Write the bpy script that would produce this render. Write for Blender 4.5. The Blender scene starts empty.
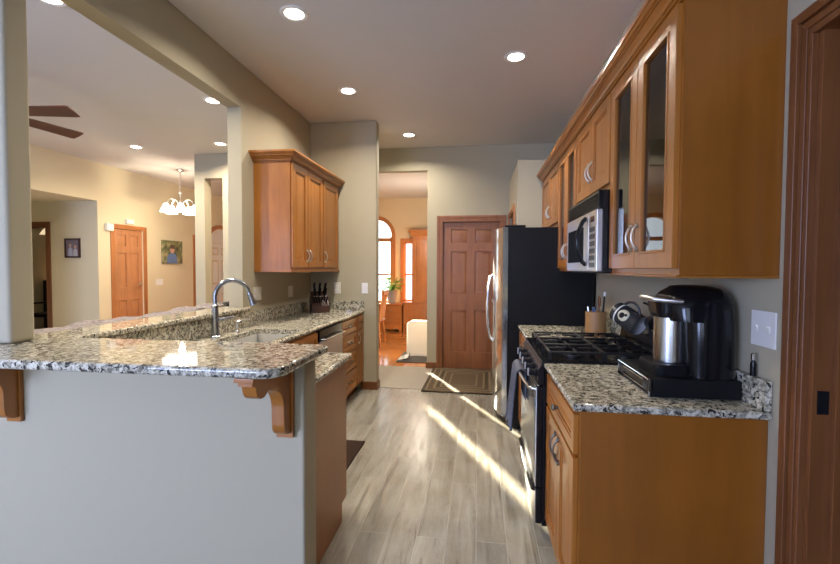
import bpy, bmesh, math, random
from mathutils import Vector, Matrix
random.seed(7)
S = bpy.context.scene
COL = S.collection
PI = math.pi

# ------------------------------------------------------------------ camera, world, sun, daylight, exposure
F_PX, YAW, PITCH, ROLL, EYE = 431.9, .1341, .0325, .004, 1.3935
cd = bpy.data.cameras.new('camera'); cam = bpy.data.objects.new('camera', cd); COL.objects.link(cam)
cd.sensor_width = 36; cd.lens = F_PX * 36 / 840; cd.clip_start = .05
c_, s_ = math.cos(YAW), math.sin(YAW); cp, sp = math.cos(PITCH), math.sin(PITCH)
fw = Vector((-s_*cp, c_*cp, -sp)); rt = Vector((c_, s_, 0)); up = rt.cross(fw)
r2 = rt*math.cos(ROLL) + up*math.sin(ROLL); u2 = up*math.cos(ROLL) - rt*math.sin(ROLL)
M = Matrix((r2, u2, -fw)).transposed().to_4x4(); M.translation = (0, 0, EYE)
cam.matrix_world = M
S.camera = cam
S.view_settings.view_transform = 'Standard'; S.view_settings.look = 'None'
S.view_settings.gamma = 1; S.view_settings.use_curve_mapping = False
S.view_settings.exposure = 0.0
try:
    S.cycles.use_denoising = True; S.cycles.max_bounces = 10; S.cycles.diffuse_bounces = 5
    S.cycles.transparent_max_bounces = 12; S.cycles.sample_clamp_indirect = 6
    S.cycles.caustics_reflective = False; S.cycles.caustics_refractive = False
except Exception: pass
w = bpy.data.worlds.new('sky'); S.world = w; w.use_nodes = True
w.node_tree.nodes['Background'].inputs[0].default_value = (.86, .93, 1, 1)
w.node_tree.nodes['Background'].inputs[1].default_value = 3.2

def light(name, kind, loc, energy, color, rot=(0, 0, 0), **kw):
    d = bpy.data.lights.new(name, kind); d.energy = energy; d.color = color
    for k, v in kw.items(): setattr(d, k, v)
    o = bpy.data.objects.new(name, d); o.location = loc; o.rotation_euler = rot; COL.objects.link(o); return o
# low winter sun coming in through the dining room windows
sd = Vector((.484, -1.0, 0)).normalized(); el = math.radians(8.3)
sdir = Vector((sd.x*math.cos(el), sd.y*math.cos(el), -math.sin(el)))
sun = light('sun', 'SUN', (-8, 20, 6), 135, (1, .86, .66), angle=math.radians(.6))
sun.rotation_euler = sdir.to_track_quat('-Z', 'Y').to_euler()
# daylight standing in the two big windows behind the camera
light('window_daylight', 'AREA', (-3.6, -3.16, 1.55), 335, (.46, .57, 1), (PI/2, 0, 0), shape='RECTANGLE', size=2.2, size_y=1.7)
light('window_daylight', 'AREA', (-1.0, -3.16, 1.55), 30, (.46, .57, 1), (PI/2, 0, 0), shape='RECTANGLE', size=2.2, size_y=1.7)
DOWN_W, LIV_W = 22, 34

# ------------------------------------------------------------------ materials
def mat(name, col, rough=.5, metal=0, spec=.5, emit=None, estr=0):
    m = bpy.data.materials.new(name); m.use_nodes = True
    b = m.node_tree.nodes['Principled BSDF']
    b.inputs['Base Color'].default_value = (*col, 1); b.inputs['Roughness'].default_value = rough
    b.inputs['Metallic'].default_value = metal; b.inputs['Specular IOR Level'].default_value = spec
    if emit: b.inputs['Emission Color'].default_value = (*emit, 1); b.inputs['Emission Strength'].default_value = estr
    return m
class NT:
    def __init__(s, m): s.m = m; s.t = m.node_tree; s.b = s.t.nodes['Principled BSDF']
    def n(s, typ, **kw):
        x = s.t.nodes.new(typ)
        for k, v in kw.items():
            if k in x.inputs: x.inputs[k].default_value = v
            else: setattr(x, k, v)
        return x
    def l(s, a, b): s.t.links.new(a, b)
    def coord(s, scale=(1, 1, 1), rot=(0, 0, 0)):
        tc = s.n('ShaderNodeTexCoord'); mp = s.n('ShaderNodeMapping')
        mp.inputs['Scale'].default_value = scale; mp.inputs['Rotation'].default_value = rot
        s.l(tc.outputs['Object'], mp.inputs['Vector']); return mp.outputs['Vector']
    def ramp(s, fac, stops):
        r = s.n('ShaderNodeValToRGB'); e = r.color_ramp.elements
        while len(e) < len(stops): e.new(.5)
        for i, (p, c) in enumerate(stops):
            e[i].position = p; e[i].color = (*c, 1) if len(c) == 3 else c
        s.l(fac, r.inputs[0]); return r.outputs['Color']
    def mix(s, fac, a, b, mode='MIX'):
        x = s.n('ShaderNodeMix', data_type='RGBA', blend_type=mode)
        if hasattr(fac, 'links') or hasattr(fac, 'is_linked'): s.l(fac, x.inputs[0])
        else: x.inputs[0].default_value = fac
        for v, i in ((a, 6), (b, 7)):
            if isinstance(v, tuple): x.inputs[i].default_value = (*v, 1)
            else: s.l(v, x.inputs[i])
        return x.outputs[2]
    def bump(s, h, strength=.2, dist=.01):
        b = s.n('ShaderNodeBump', Strength=strength, Distance=dist); s.l(h, b.inputs['Height']); s.l(b.outputs[0], s.b.inputs['Normal'])
def paint(name, col, bump=.08):
    m = mat(name, col, .85, spec=.25); t = NT(m)
    n = t.n('ShaderNodeTexNoise', Scale=130.0, Detail=3.0); t.l(t.coord(), n.inputs['Vector'])
    t.bump(n.outputs['Fac'], bump, .004); return m
def wood(name, c0, c1, axis='z', rough=.38, scale=1.0, coat=.0):
    m = mat(name, c0, rough); t = NT(m)
    sc = {'x': (1.2, 14, 14), 'y': (14, 1.2, 14), 'z': (14, 14, 1.2)}[axis]
    v = t.coord(tuple(k*scale for k in sc))
    n = t.n('ShaderNodeTexNoise', Scale=1.6, Detail=6.0, Roughness=.62, Distortion=.5); t.l(v, n.inputs['Vector'])
    n2 = t.n('ShaderNodeTexNoise', Scale=3.0, Detail=2.0); t.l(t.coord(), n2.inputs['Vector'])
    col = t.ramp(n.outputs['Fac'], [(.3, c1), (.62, c0)])
    col = t.mix(.35, col, t.ramp(n2.outputs['Fac'], [(.3, tuple(.72*k for k in c0)), (.7, tuple(min(1, 1.25*k) for k in c0))]))
    t.l(col, t.b.inputs['Base Color']); t.b.inputs['Coat Weight'].default_value = coat; t.b.inputs['Coat Roughness'].default_value = .18
    return m
def granite(name, light_c=(.64, .60, .47), mid=(.17, .16, .12)):
    m = mat(name, light_c, .055, spec=.5); t = NT(m); v = t.coord()
    n1 = t.n('ShaderNodeTexNoise', Scale=40.0, Detail=5.0, Roughness=.7, Distortion=.6); t.l(v, n1.inputs['Vector'])
    n2 = t.n('ShaderNodeTexNoise', Scale=58.0, Detail=3.0, Roughness=.6, Distortion=.6); t.l(v, n2.inputs['Vector'])
    n3 = t.n('ShaderNodeTexNoise', Scale=110.0, Detail=2.0); t.l(v, n3.inputs['Vector'])
    col = t.ramp(n1.outputs['Fac'], [(.38, mid), (.47, tuple(.6*a+.4*b for a, b in zip(mid, light_c))), (.54, light_c), (.72, (.70, .67, .58))])
    blk = t.ramp(n2.outputs['Fac'], [(.40, (1, 1, 1)), (.445, (0, 0, 0))])
    col = t.mix(blk, col, (.028, .027, .026))
    fine = t.ramp(n3.outputs['Fac'], [(.36, (1, 1, 1)), (.44, (0, 0, 0))])
    fm = t.n('ShaderNodeMath', operation='MULTIPLY'); t.l(fine, fm.inputs[0]); fm.inputs[1].default_value = .55
    col = t.mix(fm.outputs[0], col, (.10, .088, .07))
    t.l(col, t.b.inputs['Base Color']); return m
def glass(name, tint=(.95, .97, .97), ior=1.5):
    m = bpy.data.materials.new(name); m.use_nodes = True; t = m.node_tree; t.nodes.remove(t.nodes['Principled BSDF'])
    tr = t.nodes.new('ShaderNodeBsdfTransparent'); tr.inputs[0].default_value = (*tint, 1)
    gl = t.nodes.new('ShaderNodeBsdfGlossy'); gl.inputs['Roughness'].default_value = .01
    fr = t.nodes.new('ShaderNodeFresnel'); fr.inputs[0].default_value = ior
    mx = t.nodes.new('ShaderNodeMixShader')
    t.links.new(fr.outputs[0], mx.inputs[0]); t.links.new(tr.outputs[0], mx.inputs[1]); t.links.new(gl.outputs[0], mx.inputs[2])
    t.links.new(mx.outputs[0], t.nodes['Material Output'].inputs[0]); return m

WALL = paint('wall paint greige', (.43, .388, .28))
CREAM = paint('wall paint cream warm lit', (.66, .585, .40))  # yellower than the kitchen walls: warm room light put into the paint colour
CREAM2 = paint('wall paint dining cream', (.68, .56, .38))
CEIL = paint('ceiling paint', (.64, .62, .585), .04)
CAB = wood('cabinet maple upright', (.36, .132, .017), (.25, .084, .010), 'z', coat=.22)
CABY = wood('cabinet maple lengthwise', (.36, .132, .017), (.25, .084, .010), 'y', coat=.22)
CABX = wood('cabinet maple crosswise', (.36, .132, .017), (.25, .084, .010), 'x', coat=.22)
PANEL = wood('cabinet end veneer', (.27, .090, .009), (.20, .063, .006), 'z', scale=.6, coat=.1)
INSIDE = wood('cabinet inside', (.16, .075, .03), (.12, .055, .02), 'z')
DOORW = wood('door cedar', (.29, .112, .040), (.17, .060, .022), 'z', .42)
DOORO = wood('door wood lit orange', (.44, .195, .080), (.34, .14, .052), 'z', .42)  # warm living room light put into the wood colour, hence the orange
TRIMW = wood('casing wood', (.19, .070, .021), (.12, .042, .013), 'z', .4)
TRIMX = wood('casing wood head', (.19, .070, .021), (.12, .042, .013), 'x', .4)
TRIMY = wood('casing wood lengthwise', (.19, .070, .021), (.12, .042, .013), 'y', .4)
TRIMO = wood('casing oak orange', (.45, .18, .055), (.34, .12, .035), 'z', .4)
FURN = wood('dining furniture oak', (.46, .17, .045), (.34, .11, .03), 'z', .35)
FURNX = wood('dining furniture oak lengthwise', (.46, .17, .045), (.34, .11, .03), 'x', .35)
GRAN = granite('granite'); 
STEEL = mat('stainless steel', (.56, .57, .58), .24, 1)
STEELB = mat('brushed steel light', (.66, .66, .66), .34, 1)
NICKEL = mat('satin nickel', (.62, .58, .52), .28, 1)
PEWTER = mat('dark pewter', (.22, .19, .17), .32, 1)
CHROME = mat('chrome', (.75, .77, .8), .1, 1)
FAUC = mat('faucet steel', (.42, .46, .55), .18, 1)
BLACK = mat('black enamel', (.007, .007, .008), .2, spec=.3)
BLACKM = mat('black satin', (.009, .009, .010), .45, spec=.15)
IRON = mat('cast iron', (.010, .010, .011), .45, spec=.3)
OVENG = mat('oven glass', (.012, .013, .014), .06, spec=.8)
WHITE = mat('white plastic', (.78, .77, .73), .35)
IVORY = mat('ivory plastic', (.72, .70, .62), .4)
SINKM = mat('sink basin', (.55, .54, .50), .3)
GLASS = glass('window glass'); CGLASS = glass('cabinet glass', (.80, .82, .80), 1.7)
LENS = mat('lamp lens', (1, 1, 1), .5, emit=(1, .93, .84), estr=14)
LENSL = mat('living lamp lens', (1, 1, 1), .5, emit=(1, .90, .78), estr=14)
SHADE = mat('frosted lamp shade', (1, .97, .92), .5, emit=(1, .92, .80), estr=9)
FANW = wood('fan blade walnut', (.11, .032, .016), (.06, .02, .01), 'x', .4)

def floor_tile():
    m = mat('wood look tile', (.3, .27, .22), .3, spec=.45); t = NT(m)
    br = t.n('ShaderNodeTexBrick', offset=.37, offset_frequency=2); br.inputs['Scale'].default_value = 1
    br.inputs['Brick Width'].default_value = .92; br.inputs['Row Height'].default_value = .153
    br.inputs['Mortar Size'].default_value = .0024; br.inputs['Mortar Smooth'].default_value = .2; br.inputs['Bias'].default_value = 0
    br.inputs['Color1'].default_value = (.20, .20, .20, 1); br.inputs['Color2'].default_value = (.8, .8, .8, 1); br.inputs['Mortar'].default_value = (.5, .5, .5, 1)
    t.l(t.coord((1, 1, 1), (0, 0, PI/2)), br.inputs['Vector'])
    # shift the grain of every plank by its own tone
    tc = t.n('ShaderNodeTexCoord'); add = t.n('ShaderNodeVectorMath', operation='ADD'); t.l(tc.outputs['Object'], add.inputs[0])
    sc = t.n('ShaderNodeVectorMath', operation='SCALE'); sc.inputs['Scale'].default_value = 9; t.l(br.outputs['Color'], sc.inputs[0]); t.l(sc.outputs[0], add.inputs[1])
    mp = t.n('ShaderNodeMapping'); mp.inputs['Scale'].default_value = (22, 1.6, 22); t.l(add.outputs[0], mp.inputs['Vector'])
    n = t.n('ShaderNodeTexNoise', Scale=1.0, Detail=7.0, Roughness=.65, Distortion=1.2); t.l(mp.outputs[0], n.inputs['Vector'])
    n2 = t.n('ShaderNodeTexNoise', Scale=5.0, Detail=3.0); t.l(add.outputs[0], n2.inputs['Vector'])
    col = t.ramp(n.outputs['Fac'], [(.28, (.066, .055, .037)), (.40, (.175, .155, .112)), (.52, (.33, .315, .255)), (.75, (.445, .44, .38))])
    col = t.mix(.28, col, t.ramp(n2.outputs['Fac'], [(.35, (.16, .13, .095)), (.65, (.36, .35, .33))]))
    tone = t.ramp(br.outputs['Color'], [(.2, (.86, .85, .84)), (.8, (1.08, 1.06, 1.04))])
    col = t.mix(1.0, col, tone, 'MULTIPLY')
    col = t.mix(br.outputs['Fac'], col, (.40, .38, .33))
    t.l(col, t.b.inputs['Base Color'])
    rr = t.ramp(n.outputs['Fac'], [(.3, (.34, .34, .34)), (.7, (.2, .2, .2))]); t.l(rr, t.b.inputs['Roughness'])
    inv = t.n('ShaderNodeMath', operation='SUBTRACT'); inv.inputs[0].default_value = 1; t.l(br.outputs['Fac'], inv.inputs[1])
    t.bump(inv.outputs[0], .35, .002); return m
def carpet():
    m = mat('hall carpet', (.36, .32, .27), .95, spec=.1); t = NT(m)
    n = t.n('ShaderNodeTexNoise', Scale=160.0, Detail=3.0); t.l(t.coord(), n.inputs['Vector'])
    t.l(t.ramp(n.outputs['Fac'], [(.3, (.27, .235, .19)), (.7, (.43, .39, .33))]), t.b.inputs['Base Color']); t.bump(n.outputs['Fac'], .6, .01); return m
def laminate():
    m = mat('dining laminate', (.5, .2, .06), .12, spec=.6); t = NT(m)
    br = t.n('ShaderNodeTexBrick', offset=.4); br.inputs['Scale'].default_value = 1
    br.inputs['Brick Width'].default_value = 1.2; br.inputs['Row Height'].default_value = .12; br.inputs['Mortar Size'].default_value = .0015
    br.inputs['Color1'].default_value = (.52, .20, .055, 1); br.inputs['Color2'].default_value = (.42, .15, .04, 1); br.inputs['Mortar'].default_value = (.25, .09, .03, 1)
    t.l(t.coord(), br.inputs['Vector']); t.l(br.outputs['Color'], t.b.inputs['Base Color']); return m
def rug_mat(hx, hy):
    m = mat('striped rug pile', (.1, .07, .04), .95, spec=.1); t = NT(m)
    tc = t.n('ShaderNodeTexCoord'); ab = t.n('ShaderNodeVectorMath', operation='ABSOLUTE'); t.l(tc.outputs['Object'], ab.inputs[0])
    sb = t.n('ShaderNodeVectorMath', operation='SUBTRACT'); sb.inputs[0].default_value = (hx, hy, 9); t.l(ab.outputs[0], sb.inputs[1])
    sx = t.n('ShaderNodeSeparateXYZ'); t.l(sb.outputs[0], sx.inputs[0])
    mn = t.n('ShaderNodeMath', operation='MINIMUM'); t.l(sx.outputs[0], mn.inputs[0]); t.l(sx.outputs[1], mn.inputs[1])
    ml = t.n('ShaderNodeMath', operation='MULTIPLY'); t.l(mn.outputs[0], ml.inputs[0]); ml.inputs[1].default_value = 2.2
    B, T_, D = (.075, .050, .028), (.22, .17, .105), (.03, .02, .012)
    r = t.ramp(ml.outputs[0], [(0, D), (.08, T_), (.13, B), (.26, T_), (.32, D), (.42, T_), (.47, B), (.62, (.2, .155, .10)), (.66, B)])
    t.t.nodes[-1].color_ramp.interpolation = 'CONSTANT' if t.t.nodes[-1].type == 'VALTORGB' else 'LINEAR'
    n = t.n('ShaderNodeTexNoise', Scale=220.0); t.l(tc.outputs['Object'], n.inputs['Vector'])
    col = t.mix(.3, r, t.ramp(n.outputs['Fac'], [(.3, (.04, .03, .02)), (.7, (.3, .24, .16))])); t.l(col, t.b.inputs['Base Color'])
    t.bump(n.outputs['Fac'], .5, .006); return m
def cloth(name, c0, c1, sc=60.0):
    m = mat(name, c0, .95, spec=.1); t = NT(m)
    n = t.n('ShaderNodeTexNoise', Scale=sc, Detail=3.0); t.l(t.coord(), n.inputs['Vector'])
    t.l(t.ramp(n.outputs['Fac'], [(.3, c1), (.7, c0)]), t.b.inputs['Base Color']); t.bump(n.outputs['Fac'], .5, .008); return m

# ------------------------------------------------------------------ mesh helpers
class MB:
    def __init__(s, T=None): s.bm = bmesh.new(); s.T = T
    def _add(s, b):
        me = bpy.data.meshes.new('tmp'); b.to_mesh(me); b.free(); s.bm.from_mesh(me); bpy.data.meshes.remove(me); return s
    def box(s, x0, x1, y0, y1, z0, z1, bev=0, seg=2):
        b = bmesh.new(); bmesh.ops.create_cube(b, size=1)
        for v in b.verts: v.co = Vector(((x0+x1)/2 + v.co.x*(x1-x0), (y0+y1)/2 + v.co.y*(y1-y0), (z0+z1)/2 + v.co.z*(z1-z0)))
        if bev: bmesh.ops.bevel(b, geom=b.edges[:], offset=bev, segments=seg, affect='EDGES', profile=.5)
        return s._add(b)
    def prism(s, poly, axis, lo, hi, bev=0, seg=2):
        b = bmesh.new()
        def P(p, h):
            return {'z': (p[0], p[1], h), 'y': (p[0], h, p[1]), 'x': (h, p[0], p[1])}[axis]
        a = [b.verts.new(P(p, lo)) for p in poly]; c = [b.verts.new(P(p, hi)) for p in poly]; n = len(poly)
        f1 = b.faces.new(a); f2 = b.faces.new(c)
        for i in range(n): b.faces.new((a[i], a[(i+1) % n], c[(i+1) % n], c[i]))
        bmesh.ops.recalc_face_normals(b, faces=b.faces[:])
        if bev: bmesh.ops.bevel(b, geom=list(f1.edges)+list(f2.edges), offset=bev, segments=seg, affect='EDGES', profile=.5)
        return s._add(b)
    def frust(s, u0, u1, v0, v1, w0, inset, w1):
        b = bmesh.new()
        a = [b.verts.new(p) for p in ((u0, v0, w0), (u1, v0, w0), (u1, v1, w0), (u0, v1, w0))]
        c = [b.verts.new(p) for p in ((u0+inset, v0+inset, w1), (u1-inset, v0+inset, w1), (u1-inset, v1-inset, w1), (u0+inset, v1-inset, w1))]
        b.faces.new(a[::-1]); b.faces.new(c)
        for i in range(4): b.faces.new((a[i], a[(i+1) % 4], c[(i+1) % 4], c[i]))
        return s._add(b)
    def tube(s, pts, r, seg=10, closed=False):
        pts = [Vector(p) for p in pts]; n = len(pts); b = bmesh.new(); rings = []
        rs = r if isinstance(r, (list, tuple)) else [r]*n
        ref = None
        for i, p in enumerate(pts):
            if closed: d = pts[(i+1) % n] - pts[i-1]
            else: d = pts[min(i+1, n-1)] - pts[max(i-1, 0)]
            d.normalize()
            if ref is None:
                ref = Vector((0, 0, 1)) if abs(d.z) < .9 else Vector((1, 0, 0))
            x = (ref - d*ref.dot(d)).normalized(); ref = x; y = d.cross(x)
            rings.append([b.verts.new(p + (x*math.cos(2*PI*k/seg) + y*math.sin(2*PI*k/seg))*rs[i]) for k in range(seg)])
        for i in range(n if closed else n-1):
            A, B = rings[i], rings[(i+1) % n]
            for k in range(seg): b.faces.new((A[k], A[(k+1) % seg], B[(k+1) % seg], B[k]))
        if not closed: b.faces.new(rings[0]); b.faces.new(rings[-1])
        bmesh.ops.recalc_face_normals(b, faces=b.faces[:])
        return s._add(b)
    def lathe(s, prof, o=(0, 0, 0), axis='z', seg=28, cap=True):
        b = bmesh.new(); rings = []
        ax = Vector({'x': (1, 0, 0), 'y': (0, 1, 0), 'z': (0, 0, 1), '-x': (-1, 0, 0), '-y': (0, -1, 0)}[axis]) if isinstance(axis, str) else Vector(axis).normalized()
        q = ax.to_track_quat('Z', 'Y')
        for r, h in prof:
            rings.append([b.verts.new(Vector(o) + q @ Vector((r*math.cos(2*PI*k/seg), r*math.sin(2*PI*k/seg), h))) for k in range(seg)])
        for A, B in zip(rings, rings[1:]):
            for k in range(seg): b.faces.new((A[k], A[(k+1) % seg], B[(k+1) % seg], B[k]))
        if cap: b.faces.new(rings[0][::-1]); b.faces.new(rings[-1])
        bmesh.ops.recalc_face_normals(b, faces=b.faces[:])
        return s._add(b)
    def sweep(s, path, prof):       # moulding profile (out, z) along an XY polyline, outward = right of travel
        b = bmesh.new(); rings = []; P = [Vector(p) for p in path]; n = len(P)
        for i in range(n):
            ds = []
            if i > 0: ds.append((P[i]-P[i-1]).normalized())
            if i < n-1: ds.append((P[i+1]-P[i]).normalized())
            ns = [Vector((d.y, -d.x)) for d in ds]
            m = sum(ns, Vector((0, 0))).normalized(); k = 1/max(.2, m.dot(ns[0]))
            rings.append([b.verts.new((P[i].x + m.x*k*o, P[i].y + m.y*k*o, z)) for o, z in prof])
        q = len(prof)
        for A, B in zip(rings, rings[1:]):
            for k in range(q): b.faces.new((A[k], A[(k+1) % q], B[(k+1) % q], B[k]))
        b.faces.new(rings[0]); b.faces.new(rings[-1]); bmesh.ops.recalc_face_normals(b, faces=b.faces[:])
        return s._add(b)
    def grid(s, fn, nu, nv):
        b = bmesh.new(); g = [[b.verts.new(fn(i/(nu-1), j/(nv-1))) for j in range(nv)] for i in range(nu)]
        for i in range(nu-1):
            for j in range(nv-1): b.faces.new((g[i][j], g[i+1][j], g[i+1][j+1], g[i][j+1]))
        return s._add(b)
    def ball(s, c, rx, ry=None, rz=None, seg=20):
        b = bmesh.new(); bmesh.ops.create_uvsphere(b, u_segments=seg, v_segments=seg//2, radius=1)
        for v in b.verts: v.co = Vector((c[0]+v.co.x*rx, c[1]+v.co.y*(ry or rx), c[2]+v.co.z*(rz or rx)))
        return s._add(b)
def T_negX(x): return lambda u, v, w: (x-w, u, v)
def T_posX(x): return lambda u, v, w: (x+w, u, v)
def T_negY(y): return lambda u, v, w: (u, y-w, v)
def T_posY(y): return lambda u, v, w: (u, y+w, v)
def wloc(o):
    p = Vector((0, 0, 0))
    while o: p += o.location; o = o.parent
    return p
def obj(name, mb, m, parent=None, smooth=True, label=None, angle=38, solid=0):
    bm = mb.bm
    if mb.T:
        for v in bm.verts: v.co = mb.T(*v.co)
        bmesh.ops.recalc_face_normals(bm, faces=bm.faces[:])
    o = bpy.data.objects.new(name, bpy.data.meshes.new(name)); COL.objects.link(o)
    if parent:
        o.parent = parent; off = wloc(parent)
        for v in bm.verts: v.co -= off
    bm.to_mesh(o.data); bm.free(); o.data.materials.append(m)
    if smooth:
        for p in o.data.polygons: p.use_smooth = True
        try: o.data.set_sharp_from_angle(angle=math.radians(angle))
        except Exception: pass
    if label: o['label'] = label
    if smooth and angle < 100:
        wn = o.modifiers.new('weighted', 'WEIGHTED_NORMAL'); wn.keep_sharp = True; wn.weight = 80
    if solid:
        md = o.modifiers.new('thickness', 'SOLIDIFY'); md.thickness = solid; md.offset = 0
    return o
def recentre(o, loc):               # give a single-mesh thing its origin at its base
    loc = Vector(loc)
    for v in o.data.vertices: v.co -= loc
    o.location = loc; return o
def thing(name, label, cat, loc=(0, 0, 0), group=None):
    o = bpy.data.objects.new(name, None); o.empty_display_size = .1; COL.objects.link(o); o.location = loc
    o['label'] = label; o['category'] = cat
    if group: o['group'] = group
    return o
def tag(o, label, cat, group=None, kind=None):
    o['label'] = label; o['category'] = cat
    if group: o['group'] = group
    if kind: o['kind'] = kind
    return o
def struct(name, mb, m, parent=None, label=None, cat=None, **kw):
    o = obj(name, mb, m, parent, **kw)
    if not parent: o['kind'] = 'structure'
    if label: o['label'] = label
    if cat: o['category'] = cat
    return o
def copy_thing(o, loc, label=None):
    c = o.copy(); COL.objects.link(c); c.location = loc
    if label: c['label'] = label
    for ch in [k for k in bpy.data.objects if k.parent == o]:
        d = ch.copy(); COL.objects.link(d); d.parent = c
        for g in [k for k in bpy.data.objects if k.parent == ch]:
            e = g.copy(); COL.objects.link(e); e.parent = d
    return c

# ------------------------------------------------------------------ main dimensions
XL, XR = -1.918, .984            # kitchen side walls
YB, YF = 4.787, 5.923            # back stub wall, far wall
ZC, ZH = 3.043, 2.692            # ceiling, header of the wide opening
XV = -6.0                        # far wall of the living room
YD, ZD = 9.62, 2.96              # dining room back wall and ceiling

# ------------------------------------------------------------------ setting
HALLP = paint('hall paint', (.62, .55, .38))
struct('floor', MB().box(-6.2, 1.2, -3.4, 4.87, -.05, 0), floor_tile(), label='grey beige wood-look plank tile floor of the kitchen', cat='floor')
struct('floor_hall', MB().box(-9.2, 1.2, 4.87, 5.98, -.05, .004), carpet(), label='beige hall carpet between tile and dining room floor', cat='floor')
struct('floor_dining', MB().box(-9.2, 1.9, 5.98, 11, -.05, 0), laminate(), label='glossy orange wood floor of the dining room', cat='floor')
struct('ceiling', MB().box(-6.2, 1.2, -3.4, 6.04, ZC, ZC+.08), CEIL, label='flat grey white ceiling over kitchen and living room', cat='ceiling')
struct('ceiling_living', MB().box(-6.2, -3.9, 6.04, 11, ZC, ZC+.08), CEIL, label='living room ceiling beyond the partition', cat='ceiling')
struct('ceiling_dining', MB().box(-3.9, 1.9, 6.04, 11, ZD, ZD+.12), CEIL, label='white ceiling of the dining room', cat='ceiling')
struct('ceiling_hall', MB().box(-9.2, XV-.12, 4.6, 6.14, 2.44, 2.52), CREAM, label='low hallway ceiling', cat='ceiling')
# kitchen left wall: full-height part, header over the opening, half wall under it
struct('wall_left', MB().box(XL-.12, XL, 3.318, YB+.12, 0, ZC).box(XL-.12, XL, -3.3, 3.318, ZH, ZC).box(XL-.13, -1.885, 1.73, 3.318, 0, 1.035), WALL, label='greige kitchen wall with the wide opening to the living room', cat='wall')
struct('wall_pillar', MB().box(-2.4, XL, 1.535, 1.645, 1.0705, ZH, .018, 3), WALL, label='greige pillar wall at the left end of the bar', cat='wall')
struct('wall_peninsula', MB().box(-2.4, -.672, 1.60, 1.73, 0, 1.035, .012, 3), WALL, label='half wall carrying the raised granite bar', cat='wall')
struct('wall_back', MB().box(XL-.12, -1.145, YB, YB+.13, 0, ZC, .012, 3), WALL, label='short greige wall at the end of the left counter', cat='wall')
# right wall with the doorway beside the camera
struct('wall_right', MB().box(XR, XR+.12, 1.43, 6.04, 0, ZC).box(XR, XR+.12, .58, 1.43, 2.10, ZC).box(XR, XR+.12, -3.3, .58, 0, ZC), WALL, label='greige kitchen wall behind the range', cat='wall')
# far wall with the door and the dining opening
struct('wall_far', MB().box(-.70, -.505, YF, YF+.12, 0, ZC).box(-.505, .303, YF, YF+.12, 2.035, ZC).box(.303, XR, YF, YF+.12, 0, ZC).box(-1.75, -.70, YF, YF+.12, 2.73, ZC), WALL, label='far greige wall with the wooden door', cat='wall')
struct('wall_partition', MB().box(-4.14, -3.985, YF-.04, YF+.12, 0, ZC).box(-3.70, -3.59, YF-.04, YF+.12, 0, ZC).box(-3.31, -1.75, YF-.04, YF+.12, 0, ZC)
       .box(-3.985, -3.70, YF-.04, YF+.12, 2.69, ZC).box(-3.59, -3.31, YF-.04, YF+.12, 2.69, ZC).box(-3.985, -3.70, YF-.04, YF+.12, 0, .45).box(-3.59, -3.31, YF-.04, YF+.12, 0, .45), WALL, label='partition wall with tall narrow pass-through slots', cat='wall')
struct('wall_pantry', MB().box(.405, XR, 4.70, 4.80, 0, 2.535).box(.405, .50, 4.80, 5.05, 0, 2.535).box(.405, .50, 5.05, 5.85, 2.06, 2.535).box(.405, .50, 5.85, YF, 0, 2.535).box(.50, XR, 4.80, YF, 2.50, 2.5345), WALL, label='pantry box wall behind the refrigerator', cat='wall')
# living room
struct('wall_living', MB().box(XV-.12, XV, 6.26, 6.45, 0, ZC).box(XV-.12, XV, 6.1405, 6.26, 2.44, ZC).box(XV-.0005, XV, 6.1405, 6.26, 0, 2.44).box(XV-.12, XV, 6.45, 7.07, 2.05, ZC).box(XV-.12, XV, 7.07, 11, 0, ZC).box(XV-.12, XV, 4.6, 6.14, 2.44, ZC).box(XV-.12, XV, -3.3, 4.6, 0, ZC), CREAM, label='cream living room wall with the orange door', cat='wall')
struct('wall_hall', MB().box(-9.2, -7.72, 6.14, 6.26, 0, 2.44).box(-7.72, -6.94, 6.14, 6.26, 2.04, 2.44).box(-6.94, XV-.0005, 6.14, 6.26, 0, 2.44).box(-9.2, XV-.12, 4.48, 4.6, 0, 2.44).box(-9.32, -9.2, 4.48, 9.5, 0, 2.52), HALLP, label='hallway wall with a small picture', cat='wall')
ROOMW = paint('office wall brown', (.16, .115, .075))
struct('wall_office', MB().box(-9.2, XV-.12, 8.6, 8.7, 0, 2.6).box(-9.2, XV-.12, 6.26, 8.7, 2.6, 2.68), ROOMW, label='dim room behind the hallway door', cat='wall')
# dining room / foyer
GX0, GX1, GC, GR, GZ = -2.67, -1.95, -2.31, .36, 2.12       # arched window
def arch_pts(c, r, z, n=18): return [(c + r*math.cos(PI*k/n), z + r*math.sin(PI*k/n)) for k in range(n+1)]
wd = MB()
wd.box(-3.8, -3.335, YD, YD+.14, 0, ZD).box(-3.335, -3.02, YD, YD+.14, 0, .85).box(-3.335, -3.02, YD, YD+.14, 1.50, ZD)
wd.box(-3.02, GX0, YD, YD+.14, 0, ZD).box(GX0, GX1, YD, YD+.14, 0, .65)
wd.prism([(GX1, ZD), (GX0, ZD)] + arch_pts(GC, GR, GZ)[::-1], 'y', YD, YD+.14)
wd.box(GX1, -1.66, YD, YD+.14, 0, ZD).box(-1.66, -1.36, YD, YD+.14, 0, .65).box(-1.66, -1.36, YD, YD+.14, 1.97, ZD).box(-1.36, 1.9, YD, YD+.14, 0, ZD)
struct('wall_dining', wd, CREAM2, label='cream dining room wall with arched window', cat='wall')
struct('wall_dining_right', MB().box(1.8, 1.9, 6.04, YD, 0, ZD).box(XR+.12, 1.9, 5.94, 6.04, 0, ZD), CREAM2, label='side wall of the dining room', cat='wall')
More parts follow.
